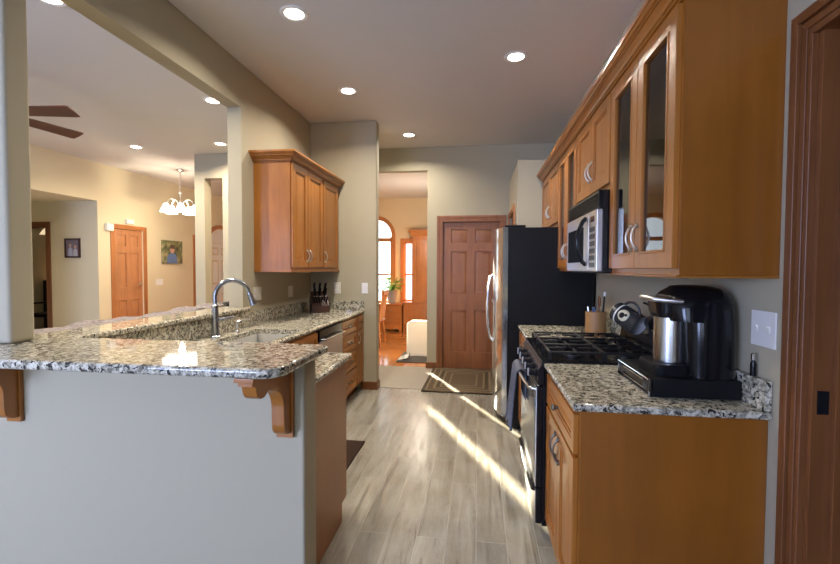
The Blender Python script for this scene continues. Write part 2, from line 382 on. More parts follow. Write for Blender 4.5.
struct('wall_foyer', MB().box(-3.9, -3.8, YD, 10.9, 0, ZD).box(XV, -3.8, 10.9, 11, 0, ZD), CREAM2, label='cream foyer wall', cat='wall')
# room behind the camera with its two daylight windows
rw = MB().box(-6.1, -4.7, -3.32, -3.2, 0, ZC).box(-4.7, .1, -3.32, -3.2, 0, .7).box(-4.7, .1, -3.32, -3.2, 2.4, ZC).box(-2.5, -2.1, -3.32, -3.2, .7, 2.4).box(.1, 1.1, -3.32, -3.2, 0, ZC)
struct('wall_front', rw, WALL, label='wall behind the camera with two windows', cat='wall')
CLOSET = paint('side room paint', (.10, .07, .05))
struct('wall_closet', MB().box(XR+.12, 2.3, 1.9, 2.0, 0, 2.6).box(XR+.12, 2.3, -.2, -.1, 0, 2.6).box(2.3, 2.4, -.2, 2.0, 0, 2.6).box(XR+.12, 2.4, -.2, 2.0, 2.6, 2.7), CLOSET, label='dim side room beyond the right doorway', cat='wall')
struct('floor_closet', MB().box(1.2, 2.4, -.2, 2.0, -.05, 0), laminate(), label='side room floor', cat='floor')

# windows (frame > panes)
def rect_window(name, x0, x1, z0, z1, y, m, label, bars=()):
    f = MB(); t = .05
    f.box(x0, x0+t*.6, y+.03, y+.10, z0, z1).box(x1-t*.6, x1, y+.03, y+.10, z0, z1).box(x0, x1, y+.03, y+.10, z0, z0+t*.6).box(x0, x1, y+.03, y+.10, z1-t*.6, z1)
    for b in bars: f.box(x0, x1, y+.035, y+.09, b-.02, b+.02)
    o = struct(name, f, m, label=label, cat='window')
    c = MB().box(x0-.085, x0, y-.018, y, z0-.085, z1+.085, .004).box(x1, x1+.085, y-.018, y, z0-.085, z1+.085, .004).box(x0-.085, x1+.085, y-.02, y, z1, z1+.085, .004).box(x0-.1, x1+.1, y-.05, y, z0-.03, z0, .004)
    obj('window_casing', c, m, o)
    obj('pane', MB().box(x0+.02, x1-.02, y+.06, y+.066, z0+.02, z1-.02), GLASS, o)
    return o
rect_window('window_1', -1.66, -1.36, .65, 1.97, YD, TRIMO, 'tall narrow window right of the arched one, beside the hutch', (1.24,))
rect_window('window_2', -3.335, -3.02, .85, 1.50, YD, TRIMO, 'narrow dining window left of the arched one')  # unseen; opening height and width set to shape the sun strip on the floor
f = MB()
outer, inner = arch_pts(GC, GR+.09, GZ), arch_pts(GC, GR, GZ)
f.prism([(GC+GR+.09, .58)] + outer + [(GC-GR-.09, .58), (GC-GR, .58)] + inner[::-1] + [(GC+GR, .58)], 'y', YD-.022, YD, .004)
f.box(GX0-.11, GX1+.11, YD-.05, YD, .59, .65, .004)
o = struct('window_3', MB().box(GX0, GX1, YD+.03, YD+.10, 1.99, 2.07).box(GX0, GX1, YD+.035, YD+.09, 1.225, 1.26).box(GX1-.03, GX1, YD+.03, YD+.1, .65, 2.1).box(GX0, GX0+.012, YD+.05, YD+.1, .65, 2.1), TRIMO, label='arched dining window with orange wooden casing', cat='window')
obj('window_casing', f, TRIMO, o)
obj('pane', MB().prism([(GX1, .66), (GX1, GZ)] + inner[1:-1] + [(GX0, GZ), (GX0, .66)], 'y', YD+.06, YD+.066), GLASS, o)
BLIND = mat('white blind slats', (.85, .84, .80), .6)
bl = MB()
for k in range(34): bl.box(GX1-.07, GX1-.032, YD+.005, YD+.028, .70+k*.038, .70+k*.038+.02)
obj('blind_edge', bl, BLIND, o)
rect_window('window_4', -4.7, -2.5, .7, 2.4, -3.28, TRIMO, 'wide window behind the camera, left')
rect_window('window_5', -2.1, .1, .7, 2.4, -3.28, TRIMO, 'wide window behind the camera, right')

# baseboards
struct('baseboard_back', MB().sweep([(-1.32, YB), (-1.145, YB), (-1.145, YB+.13)], [(0, 0), (.014, 0), (.014, .075), (.006, .09), (0, .09)]), TRIMX)
struct('baseboard_far', MB().sweep([(-.70, YF+.12), (-.70, YF), (-.57, YF)], [(0, 0), (.014, 0), (.014, .075), (.006, .09), (0, .09)]), TRIMX)
struct('baseboard_living', MB().box(XV, XV+.014, 7.15, 8.45, 0, .09).box(XV, XV+.014, 6.14, 6.37, 0, .09), TRIMO)

# ------------------------------------------------------------------ six-panel doors
def six_panel(mb, W, H, th=.035):
    s = H/2.02; st, mu = .112*min(1, W/.76), .105*min(1, W/.76)
    rows = [(.23*s, .81*s), (1.035*s, 1.62*s), (1.735*s, 1.925*s)]
    mb.box(0, W, 0, H, -th, -.016)
    mb.box(0, st, 0, H, -.018, 0, .003).box(W-st, W, 0, H, -.018, 0, .003)
    mb.box(W/2-mu/2, W/2+mu/2, 0, H, -.018, 0, .003)
    zs = [0] + [k for r in rows for k in r] + [H]
    for i in range(0, len(zs), 2):
        for a, b in ((st-.002, W/2-mu/2+.002), (W/2+mu/2-.002, W-st+.002)): mb.box(a, b, zs[i], zs[i+1], -.018, 0, .003)
    for z0, z1 in rows:
        for a, b in ((st, W/2-mu/2), (W/2+mu/2, W-st)): mb.frust(a+.010, b-.010, z0+.010, z1-.010, -.016, .032, -.003)
    return mb
def casing(T, W, H, wd=.07, off=0, th=.018):       # three-piece casing around an opening, with a stepped profile
    mb = MB(T)
    for p, q, t in ((0, .18, .8), (.18, .30, .55), (.30, .55, .72), (.55, .64, .5), (.64, 1, 1)):
        p *= wd; q *= wd; t *= th
        mb.prism([(-q, 0), (-p, 0), (-p, H+p), (-q, H+q)], 'z', 0, t, .0015, 1).prism([(W+p, 0), (W+q, 0), (W+q, H+q), (W+p, H+p)], 'z', 0, t, .0015, 1).prism([(-p, H+p), (W+p, H+p), (W+q, H+q), (-q, H+q)], 'z', 0, t, .0015, 1)
    return mb
def knob_set(T, u, v, m, parent, lever=False):
    mb = MB(T)
    if lever: mb.lathe([(.026, 0), (.026, .008), (.011, .012), (.011, .05)], (u, v, 0), 'z').tube([(u, v, .045), (u-.05, v, .048), (u-.11, v-.004, .046)], .009)
    else: mb.lathe([(.03, 0), (.03, .006), (.012, .012), (.012, .035), (.026, .045), (.029, .058), (.02, .068), (.004, .07)], (u, v, 0), 'z')
    return obj('door_knob', mb, m, parent)
def sh(T, du, dv): return lambda u, v, w: T(u+du, v+dv, w)
# far door
d1 = struct('door_1', six_panel(MB(sh(T_negY(YF+.03), -.485, .01)), .768, 2.01), DOORW, label='reddish six-panel wooden door in the far wall, beside the refrigerator', cat='door')
knob_set(T_negY(YF+.03), .215, .95, NICKEL, d1)
obj('door_casing', casing(sh(T_negY(YF), -.485, 0), .768, 2.025, .082), DOORW, d1)
obj('door_jamb', MB().box(-.505, -.487, YF-.001, YF+.12, 0, 2.04).box(.285, .303, YF-.001, YF+.12, 0, 2.04).box(-.505, .303, YF-.001, YF+.12, 2.023, 2.04), TRIMW, d1)
# living room door
d2 = struct('door_2', six_panel(MB(sh(T_posX(XV-.02), 6.445, .01)), .63, 2.02), DOORO, label='orange six-panel wooden door in the cream living room wall', cat='door')
knob_set(T_posX(XV-.02), 7.02, 1.08, CHROME, d2, True)
obj('door_casing', casing(sh(T_posX(XV), 6.445, 0), .63, 2.035, .072), TRIMO, d2)
# pantry side door, seen on edge behind the refrigerator
d3 = struct('door_3', six_panel(MB(sh(T_negX(.43), 5.06, .01)), .78, 2.03), DOORW, label='pantry door seen edge-on behind the refrigerator top', cat='door')
obj('door_casing', casing(sh(T_negX(.405), 5.06, 0), .78, 2.05, .07), TRIMO, d3)
# hallway doorway at the far left
d4 = struct('door_4', casing(sh(T_negY(6.14), -7.70, 0), .76, 2.03, .085), TRIMW, label='dark cased hallway doorway beside the pillar', cat='door')
obj('door_jamb', MB().box(-7.72, -7.70, 6.14, 6.26, 0, 2.04).box(-6.94, -6.92, 6.14, 6.26, 0, 2.04).box(-7.72, -6.92, 6.14, 6.26, 2.02, 2.04), TRIMW, d4)
# foyer entry with an arched transom, through the slot
d5 = struct('door_5', six_panel(MB(sh(T_posX(XV+.005), 8.98, .01)), .86, 1.93, .03), WHITE, label='white entry door with arched orange casing, seen through the slot', cat='door')
ap = [(9.41 + .52*math.cos(PI*k/16), 1.95 + .42*math.sin(PI*k/16)) for k in range(17)]; ip = [(9.41 + .43*math.cos(PI*k/16), 1.95 + .33*math.sin(PI*k/16)) for k in range(17)]
obj('door_casing', MB().prism([(9.93, 0)] + ap + [(8.89, 0), (8.98, 0)] + ip[::-1] + [(9.84, 0)], 'x', XV, XV+.03, .003), TRIMO, d5)
obj('transom', MB().prism(ip, 'x', XV, XV+.01), WHITE, d5)
struct('trim_1', MB().box(XV, XV+.02, 8.44, 8.54, 0, 2.08, .004), TRIMO, label='orange wooden door trim at the end of the living room wall', cat='trim')
# right doorway beside the camera
T = T_negX(XR)
d6 = struct('door_6', casing(sh(T, .60, 0), .83, 2.085, .085, th=.024), TRIMW, label='dark wooden cased doorway at the right edge', cat='door')
obj('door_jamb', MB().box(XR-.002, XR+.125, 1.412, 1.43, 0, 2.10, .002).box(XR-.002, XR+.125, .58, .60, 0, 2.10, .002).box(XR-.002, XR+.125, .58, 1.43, 2.085, 2.10, .002).box(XR+.05, XR+.085, 1.395, 1.413, 0, 2.085, .003), TRIMW, d6)
obj('strike_plate', MB().box(XR+.012, XR+.042, 1.408, 1.4125, .965, 1.035, .001), BLACKM, d6)

# ------------------------------------------------------------------ cabinets
def raised(mb, u0, u1, v0, v1, w=.02, fr=.058):
    if min(u1-u0, v1-v0) < .2: fr = min(fr, .042)
    mb.box(u0, u0+fr, v0, v1, 0, w, .003).box(u1-fr, u1, v0, v1, 0, w, .003).box(u0+fr-.003, u1-fr+.003, v0, v0+fr, 0, w, .003).box(u0+fr-.003, u1-fr+.003, v1-fr, v1, 0, w, .003)
    mb.box(u0+fr-.004, u1-fr+.004, v0+fr-.004, v1-fr+.004, 0, w*.4)
    b = .009                                       # stepped bead round the opening
    for (a0, a1, c0, c1) in ((u0+fr-.001, u0+fr+b, v0+fr, v1-fr), (u1-fr-b, u1-fr+.001, v0+fr, v1-fr), (u0+fr, u1-fr, v0+fr-.001, v0+fr+b), (u0+fr, u1-fr, v1-fr-b, v1-fr+.001)):
        mb.box(a0, a1, c0, c1, w*.3, w*.75, .002)
    i = min(.03, (min(u1-u0, v1-v0)-2*fr)*.22)
    mb.frust(u0+fr+b+.002, u1-fr-b-.002, v0+fr+b+.002, v1-fr-b-.002, w*.4, i, w*.8)
    return mb
def glass_frame(mb, u0, u1, v0, v1, w=.02, fr=.06):
    mb.box(u0, u0+fr, v0, v1, 0, w, .003).box(u1-fr, u1, v0, v1, 0, w, .003).box(u0+fr-.003, u1-fr+.003, v0, v0+fr, 0, w, .003).box(u0+fr-.003, u1-fr+.003, v1-fr, v1, 0, w, .003)
    b = .010
    for (a0, a1, c0, c1) in ((u0+fr-.001, u0+fr+b, v0+fr, v1-fr), (u1-fr-b, u1-fr+.001, v0+fr, v1-fr), (u0+fr, u1-fr, v0+fr-.001, v0+fr+b), (u0+fr, u1-fr, v1-fr-b, v1-fr+.001)):
        mb.box(a0, a1, c0, c1, .002, w*1.15, .003)
    return mb
def pull(T, u, v, m, parent, vert=True, L=.10, w0=.02, big=False):
    mb = MB(T); pts = []
    for k in range(11):
        a = k/10; s = (a-.5)*L; h = w0 + .025*math.sin(PI*min(1, max(0, a)))**.6
        pts.append((u, v+s, h) if vert else (u+s, v, h))
    mb.tube(pts, [.0046 if 1 < k < 9 else .0062 for k in range(11)], 10)
    r = .011 if big else .009
    for s in (-.5, .5):
        p = (u, v+s*L, w0) if vert else (u+s*L, v, w0)
        mb.lathe([(r, -.002), (r*1.15, .003), (r, .009), (r*.4, .012)], p, 'z', 14)
    return obj('handle', mb, m, parent)
def knob(T, u, v, m, parent, w0=.02, r=.016):
    return obj('knob', MB(T).lathe([(r*.55, -.001), (r*.5, .010), (r*.8, .014), (r, .020), (r*.9, .026), (r*.5, .030), (.001, .031)], (u, v, w0), 'z', 20), m, parent)
def carcass(mb, x0, x1, y0, y1, z0, z1, front, shelves=()):
    t = .018
    a, b = (x0+.0181, x1) if front < 0 else (x0, x1-.0181)
    mb.box(a, b, y0, y0+t, z0, z1).box(a, b, y1-t, y1, z0, z1).box(a, b, y0+t, y1-t, z0, z0+t).box(a, b, y0+t, y1-t, z1-t, z1)
    bx = (x1-.008, x1) if front < 0 else (x0, x0+.008); mb.box(*bx, y0+t, y1-t, z0+t, z1-t)
    fx = (x0, x0+.018) if front < 0 else (x1-.018, x1)
    mb.box(*fx, y0, y0+.038, z0, z1).box(*fx, y1-.038, y1, z0, z1).box(*fx, y0+.038, y1-.038, z0, z0+.038).box(*fx, y0+.038, y1-.038, z1-.038, z1)
    for s in shelves: mb.box(x0+.03, x1-.01, y0+t, y1-t, s-.009, s+.009)
    return mb
# --- uppers on the right
UF = .676
def upper_right(y0, y1, z0, z1, label, doors, glassy=False, end=False, hz=None, group=None):
    t = thing('upper_cabinet', label, 'cabinet', (.984, (y0+y1)/2, z0), 'upper cabinets over the range counter')
    x1 = XR-.001
    if glassy: obj('carcass', carcass(MB(), UF, x1, y0, y1, z0, z1, -1, (z0+.31, z0+.60)), CAB, t); obj('back_lining', MB().box(x1-.014, x1-.009, y0+.02, y1-.02, z0+.02, z1-.02), INSIDE, t)
    else: obj('carcass', MB().box(UF, x1, y0, y1, z0, z1, .001), CAB, t)
    if end: obj('end_panel', MB().box(UF, x1, y0-.006, y0-.0003, z0, z1), PANEL, t)
    F = T_negX(UF)
    for (a, b, c, d, hs) in doors:
        if glassy:
            q = obj('door', glass_frame(MB(F), a, b, c, d), CAB, t)
            obj('glass_pane', MB(F).box(a+.055, b-.055, c+.055, d-.055, .006, .010), CGLASS, q)
        else: q = obj('door', raised(MB(F), a, b, c, d), CAB, t)
        u = a+.03 if hs == 'n' else b-.03
        pull(F, u, c+.13 if hz is None else hz, NICKEL, q)
    return t
c1 = upper_right(1.575, 2.316, 1.372, 2.308, 'tall glass-door upper cabinet nearest the right doorway', [(1.585, 1.943, 1.395, 2.288, 'f'), (1.948, 2.306, 1.395, 2.288, 'n')], True, True)
upper_right(2.32, 3.076, 1.80, 2.308, 'short two-door cabinet directly over the microwave', [(2.33, 2.695, 1.835, 2.288, 'f'), (2.70, 3.066, 1.835, 2.288, 'n')])
upper_right(3.08, 3.75, 1.372, 2.308, 'glass-door upper cabinet between the microwave and the refrigerator', [(3.09, 3.412, 1.395, 2.288, 'f'), (3.417, 3.74, 1.395, 2.288, 'n')], True)
upper_right(3.754, 4.695, 1.76, 2.308, 'short two-door cabinet above the refrigerator', [(3.77, 4.222, 1.79, 2.288, 'f'), (4.228, 4.68, 1.79, 2.288, 'n')])
CROWN = [(.001, 2.292), (.012, 2.292), (.012, 2.298), (.021, 2.300), (.021, 2.310), (.028, 2.312), (.035, 2.322), (.050, 2.334), (.056, 2.335), (.056, 2.344), (.065, 2.346), (.070, 2.354), (.077, 2.358), (.077, 2.374), (.001, 2.374)]
o = obj('crown_moulding', MB().sweep([(UF, 4.695), (UF, 1.5685), (XR, 1.5685)], CROWN), CABY, angle=14)
tag(o, 'long stepped crown moulding along the top of the range-side cabinets', 'moulding')
o = obj('light_rail', MB().box(UF-.014, XR-.002, 1.565, 2.316, 1.363, 1.3715, .002), CABY); tag(o, 'wooden rail under the glass cabinet beside the doorway', 'moulding')
# --- upper on the left
t = thing('upper_cabinet', 'three-door wooden upper cabinet on the left wall above the sink counter', 'cabinet', (XL, 4.1, 1.372))
LF = -1.588
obj('carcass', MB().box(XL+.001, LF, 3.505, 4.78, 1.372, 2.308, .001), CAB, t)
obj('bottom_rail', MB().box(XL+.001, LF+.012, 3.498, 4.78, 1.352, 1.373, .002), CABY, t)
F = T_posX(LF)
for a, b, hs in ((3.515, 3.845, 'f'), (3.852, 4.235, 'n'), (4.262, 4.72, 'n')):
    q = obj('door', raised(MB(F), a, b, 1.395, 2.285), CAB, t); pull(F, a+.03 if hs == 'n' else b-.03, 1.50, NICKEL, q)
obj('crown', MB().sweep([(XL+.001, 3.505), (LF, 3.505), (LF, 4.785)], CROWN), CABY, t, angle=14)
# --- right base cabinets
BF = .368
def base_right(y0, y1, label, drawer, doors, end):
    t = thing('base_cabinet', label, 'cabinet', (XR, (y0+y1)/2, 0))
    obj('carcass', MB().box(BF, XR-.002, y0, y1, .10, .883, .001).box(BF+.07, XR-.002, y0+.001, y1-.001, 0, .10), CAB, t)
    if end: obj('end_panel', MB().box(BF+.002, XR-.002, y0-.008, y0, 0, .883, .001), PANEL, t)
    F = T_negX(BF)
    a, b, c, d = drawer
    q = obj('drawer_front', raised(MB(F), a, b, c, d), CABY, t); knob(F, (a+b)/2, (c+d)/2, PEWTER, q)
    for a, b, c, d, hs in doors:
        q = obj('door', raised(MB(F), a, b, c, d), CAB, t); pull(F, a+.03 if hs == 'n' else b-.03, d-.09, PEWTER, q, big=True)
    return t
base_right(1.608, 2.245, 'base cabinet with drawer and two doors under the coffee machine', (1.618, 2.235, .715, .862), [(1.618, 1.923, .115, .70, 'f'), (1.929, 2.235, .115, .70, 'n')], True)
base_right(3.03, 3.74, 'base cabinet between the range and the refrigerator', (3.045, 3.725, .715, .862), [(3.045, 3.382, .115, .70, 'f'), (3.388, 3.725, .115, .70, 'n')], False)
def slab(name, pts, z0, z1, m, label, cat='countertop', bev=.011):
    o = obj(name, MB().prism(pts, 'z', z0, z1, bev, 3), m); return tag(o, label, cat)
slab('countertop', [(.337, 1.578), (XR-.003, 1.578), (XR-.003, 2.250), (.337, 2.250)], .884, .914, GRAN, 'speckled granite countertop under the coffee machine')
slab('countertop', [(.337, 3.025), (XR-.003, 3.025), (XR-.003, 3.745), (.337, 3.745)], .884, .914, GRAN, 'speckled granite countertop between range and refrigerator holding the crock')
tag(obj('backsplash', MB().box(XR-.026, XR-.003, 1.580, 2.25, .9145, 1.016, .003), GRAN), 'low granite backsplash behind the coffee machine', 'backsplash')
tag(obj('backsplash', MB().box(XR-.026, XR-.003, 3.025, 3.745, .9145, 1.016, .003), GRAN), 'low granite backsplash behind the utensil crock', 'backsplash')
# --- left base run
LBF = -1.312
F = T_posX(LBF)
t = thing('base_cabinet', 'sink base cabinet beneath the faucet, left of the dishwasher', 'cabinet', (XL, 2.9, 0))
obj('carcass', MB().box(-1.88, LBF, 2.36, 3.372, .10, .69, .001).box(-1.322, LBF, 2.36, 3.372, .69, .877).box(-1.88, LBF-.07, 2.36, 3.372, 0, .10), CAB, t)
obj('false_front', raised(MB(F), 2.40, 3.36, .72, .862), CABY, t)
for a, b, hs in ((2.40, 2.877, 'f'), (2.883, 3.36, 'n')):
    q = obj('door', raised(MB(F), a, b, .115, .70), CAB, t); pull(F, a+.03 if hs == 'n' else b-.03, .60, NICKEL, q)
t = thing('dishwasher', 'stainless dishwasher built in under the left counter', 'dishwasher', (XL, 3.69, 0))
obj('body', MB().box(-1.88, LBF+.002, 3.38, 3.985, .10, .875).box(-1.88, LBF-.06, 3.385, 3.98, 0, .10), BLACKM, t)
obj('door', MB(F).box(3.384, 3.981, .11, .775, .002, .03, .004), STEELB, t)
obj('control_panel', MB(F).box(3.384, 3.981, .78, .872, .002, .028, .004), BLACK, t)
obj('handle', MB(F).tube([(3.43, .79, .03), (3.44, .79, .06), (3.925, .79, .06), (3.935, .79, .03)], .010), STEEL, t)
t = thing('base_cabinet', 'four-drawer base cabinet right of the dishwasher', 'cabinet', (XL, 4.25, 0))
obj('carcass', MB().box(XL+.002, LBF, 3.99, 4.515, .10, .877, .001).box(XL+.002, LBF-.07, 3.99, 4.515, 0, .10), CAB, t)
for z0, z1 in ((.725, .862), (.535, .712), (.34, .522), (.115, .327)):
    q = obj('drawer_front', raised(MB(F), 4.005, 4.503, z0, z1), CABY, t); pull(F, 4.254, (z0+z1)/2, PEWTER, q, False, .09)
t = thing('base_cabinet', 'narrow base cabinet against the short back wall', 'cabinet', (XL, 4.65, 0))
obj('carcass', MB().box(XL+.002, LBF, 4.52, 4.785, .10, .877, .001).box(XL+.002, LBF-.07, 4.52, 4.785, 0, .10), CAB, t)
q = obj('drawer_front', raised(MB(F), 4.53, 4.775, .725, .862), CABY, t); knob(F, 4.652, .793, PEWTER, q, r=.013)
q = obj('door', raised(MB(F), 4.53, 4.775, .115, .712), CAB, t); pull(F, 4.565, .62, NICKEL, q)
t = thing('peninsula_cabinet', 'base cabinet behind the half wall with a brown end panel', 'cabinet', (-1.0, 2.0, 0))
obj('carcass', MB().box(-1.86, -.742, 1.735, 2.33, .10, .877, .001).box(-1.86, -.742, 1.735, 2.25, 0, .10), CAB, t)
obj('end_panel', MB().prism([(1.735, 0), (2.255, 0), (2.255, .10), (2.335, .10), (2.335, .878), (1.735, .878)], 'x', -.742, -.731, .001), PANEL, t)
Fp = T_posY(2.33)
for a, b, hs in ((-1.29, -1.02, 'f'), (-1.015, -.75, 'n')):
    q = obj('door', raised(MB(Fp), a, b, .115, .70), CAB, t); pull(Fp, a+.03 if hs == 'n' else b-.03, .60, NICKEL, q)
q = obj('drawer_front', raised(MB(Fp), -1.29, -.75, .715, .862), CABX, t); knob(Fp, -1.02, .79, NICKEL, q)
# lower granite of the U with the sink cut-out
SX0, SX1, SY0, SY1 = -1.70, -1.335, 2.50, 3.15
ct = MB()
for (a, b, c, d) in ((-1.86, -1.302, 1.733, SY0), (-1.86, SX0, SY0, SY1), (SX1, -1.302, SY0, SY1), (-1.86, -1.302, SY1, 3.3185), (XL+.002, -1.302, 3.3185, YB-.002), (-1.302, -.714, 1.733, 2.340)): ct.box(a, b, c, d, .879, .914)
def nose(mb, pts):        # rounded front edge
    mb.tube(pts, .0175, 12)
nose(ct, [(-1.302, 4.785, .8965), (-1.302, 2.340, .8965), (-.714, 2.340, .8965), (-.714, 1.735, .8965)])
o = obj('countertop', ct, GRAN, angle=50); tag(o, 'lower granite countertop around the sink, behind the bar', 'countertop')
tag(obj('backsplash', MB().box(-1.884, -1.861, 1.734, 3.317, .9145, 1.034, .002), GRAN), 'granite backsplash under the raised ledge behind the faucet', 'backsplash')
tag(obj('backsplash', MB().box(XL+.002, XL+.022, 3.321, YB-.003, .9145, 1.016, .002).box(XL+.022, -1.285, YB-.024, YB-.003, .9145, 1.016, .002), GRAN), 'low granite backsplash running to the corner behind the knife block', 'backsplash')
# raised bar
R = .075; cx, cy = -.622-R, 1.28+R
corner = [(cx + R*math.cos(a), cy + R*math.sin(a)) for a in [(-PI/2) + k*PI/16 for k in range(9)]]
bar = [(-2.4, 1.28)] + corner + [(-.622, 1.73), (-.637, 1.748), (-1.845, 1.748), (-1.845, 3.315), (-2.10, 3.315), (-2.10, 1.748), (-2.4, 1.748)]
slab('bar_top', bar, 1.0355, 1.07, GRAN, 'raised speckled granite bar top with a rounded corner on the half wall', 'countertop', .012)
# corbels
def corbel(xc, label):
    t = thing('corbel', label, 'bracket', (xc, 1.60, .73), 'brackets under the bar')
    P = [(1.588, 1.034), (1.298, 1.034), (1.298, 1.006), (1.318, 1.000)]
    P += [(1.368 - .044*math.cos(a), .985 - .036*math.sin(a)) for a in [k*PI/10 for k in range(1, 9)]]
    P += [(1.425, .957)]
    P += [(1.43 + .095*math.sin(a), .86 + .095*math.cos(a)) for a in [k*PI/20 for k in range(1, 11)]]
    P += [(1.526, .80), (1.530, .775), (1.545, .758), (1.565, .75), (1.588, .748)]
    obj('bracket_body', MB().prism(P, 'x', xc-.026, xc+.026, .004, 2), CAB, t)
    obj('top_plate', MB().box(xc-.034, xc+.034, 1.288, 1.585, 1.020, 1.0348, .002), CABY, t)
    obj('wall_plate', MB().box(xc-.035, xc+.035, 1.582, 1.5995, .728, 1.0348, .003), CAB, t)
corbel(-.745, 'scrolled wooden corbel near the rounded corner of the bar')
corbel(-1.97, 'scrolled wooden corbel below the pillar at the left edge')

# ------------------------------------------------------------------ sink, faucet
t = thing('sink', 'pale undermount sink basin in the left counter', 'sink', (-1.52, 2.82, .70))
sk = MB(); q = .012
sk.box(SX0-q, SX1+q, SY0-q, SY1+q, .70, .712).box(SX0-q, SX0, SY0-q, SY1+q, .70, .879).box(SX1, SX1+q, SY0-q, SY1+q, .70, .879).box(SX0-q, SX1+q, SY0-q, SY0, .70, .879).box(SX0-q, SX1+q, SY1, SY1+q, .70, .879)
obj('basin', sk, SINKM, t); obj('drain', MB().lathe([(.045, .712), (.045, .715), (.03, .716), (.028, .713)], (-1.52, 2.82, 0)), CHROME, t)
fx, fy = -1.775, 2.72
t = thing('faucet', 'tall gooseneck pull-down faucet behind the sink', 'faucet', (fx, fy, .914))
obj('base', MB().lathe([(.034, .9142), (.034, .922), (.028, .928), (.026, .96), (.0245, 1.02), (.022, 1.12), (.0235, 1.132), (.018, 1.138)], (fx, fy, 0)), FAUC, t)
dv = Vector((.75, .66, 0)).normalized(); Rg = .112; pts = [(fx, fy, 1.12), (fx, fy, 1.16)]
for k in range(0, 15):
    a = PI*k/14*.93; p = Vector((fx, fy, 1.19)) + dv*(Rg - Rg*math.cos(a)) + Vector((0, 0, Rg*math.sin(a))); pts.append(tuple(p))
obj('gooseneck', MB().tube(pts, .0155, 16), FAUC, t)
e = Vector(pts[-1]); d = (e - Vector(pts[-2])).normalized()
obj('spray_head', MB().tube([tuple(e), tuple(e+d*.015), tuple(e+d*.05), tuple(e+d*.088), tuple(e+d*.092)], [.017, .020, .021, .027, .024], 16), FAUC, t)
obj('lever', MB().tube([(fx+.015, fy+.012, 1.035), (fx+.04, fy+.04, 1.04), (fx+.075, fy+.10, 1.046)], [.011, .008, .006]), FAUC, t)
t = thing('soap_dispenser', 'small chrome dispenser right of the faucet', 'dispenser', (-1.775, 2.985, .914))
obj('body', MB().lathe([(.022, .9142), (.022, .922), (.013, .93), (.012, .965), (.016, .975), (.014, .99)], (-1.775, 2.985, 0)), CHROME, t)
obj('spout', MB().tube([(-1.775, 2.985, .985), (-1.745, 3.02, .998), (-1.71, 3.06, 1.004)], [.009, .0075, .006]), CHROME, t)

# ------------------------------------------------------------------ knife block
t = thing('knife_block', 'dark wooden knife block full of black-handled knives in the counter corner', 'knife block', (-1.66, 4.50, .914))
KW = wood('knife block wood', (.06, .026, .017), (.035, .015, .011), 'z')
kf = Vector((.50, -.866, 0)); ks = Vector((.866, .50, 0)); ko = Vector((-1.70, 4.47, 0))
TK = lambda u, v, w: tuple(ko + kf*u + ks*v + Vector((0, 0, w)))
TK0 = TK; TK = lambda u, v, w: TK0(u*1.15, v*1.4, .9142 + (w-.9142)*1.05)
obj('block', MB(TK).prism([(-.10, .9142), (.085, .9142), (.085, .985), (-.03, 1.125), (-.10, 1.06)], 'y', -.065, .065, .004), KW, t)
A0, A1 = Vector((.085, 0, .985)), Vector((-.03, 0, 1.125)); kd = Vector((.55, 0, .83)).normalized()
for (n, f, L, r) in ((3, .88, .125, .012), (3, .60, .115, .011), (6, .22, .08, .0088)):
    for k in range(n):
        p = A0 + (A1-A0)*f; p.y = -.052 + (k+.5)*(.104/n); dd = (kd + Vector((0, .22*(k-(n-1)/2)/n, 0))).normalized()
        W = lambda q: TK(*q)
        q = obj('knife_handle', MB().tube([W(p-dd*.012), W(p+dd*.015), W(p+dd*L*.5), W(p+dd*L*.85), W(p+dd*L)], [r*.8, r*.95, r, r*1.15, r*.85], 8), BLACKM, t)
        if n == 6:
            wd_ = kf*dd.x + ks*dd.y + Vector((0, 0, dd.z)); obj('handle_cap', MB().lathe([(r*.95, 0), (r, .004), (r*.4, .008)], W(p+dd*(L-.001)), tuple(wd_), 10), CHROME, q)

# ------------------------------------------------------------------ refrigerator
t = thing('refrigerator', 'tall refrigerator with stainless front and black sides', 'refrigerator', (.6, 4.2, 0))
obj('body', MB().box(.252, .96, 3.762, 4.645, .06, 1.742, .006), BLACKM, t)
FS = mat('fridge steel', (.60, .61, .62), .13, 1)
def bulged(x0, x1, y0, y1, z0, z1):
    n = 14; P = [(x1, y0)]
    for k in range(n+1):
        y = y0 + (y1-y0)*k/n; P.append((x0 - .068*(1-((y-4.204)/.44)**2), y))
    P.append((x1, y1)); return MB().prism(P, 'z', z0, z1, .003)
q = obj('freezer_door', bulged(.208, .250, 4.215, 4.643, .11, 1.745), FS, t)
q2 = obj('fresh_food_door', bulged(.208, .250, 3.764, 4.208, .11, 1.745), FS, t)
for q_, y in ((q, 4.27), (q2, 4.155)):
    pts = [(.145, y, .70), (.115, y, .73), (.095, y, .84), (.088, y, 1.02), (.095, y, 1.20), (.115, y, 1.31), (.145, y, 1.34)]
    obj('handle', MB().tube(pts, .010, 12), STEEL, q_)
for y in (3.83, 4.57): obj('hinge_cover', MB().box(.225, .40, y-.04, y+.04, 1.7455, 1.765, .006), BLACKM, t)
obj('kick_grille', MB().box(.32, .36, 3.78, 4.63, .02, .10), BLACKM, t)
for y in (3.80, 4.60): obj('foot', MB().lathe([(.022, .0), (.022, .02), (.014, .03), (.014, .062)], (.345, y, 0)), BLACKM, t)
obj('back_foot', MB().box(.88, .93, 3.80, 4.60, 0, .062), BLACKM, t)

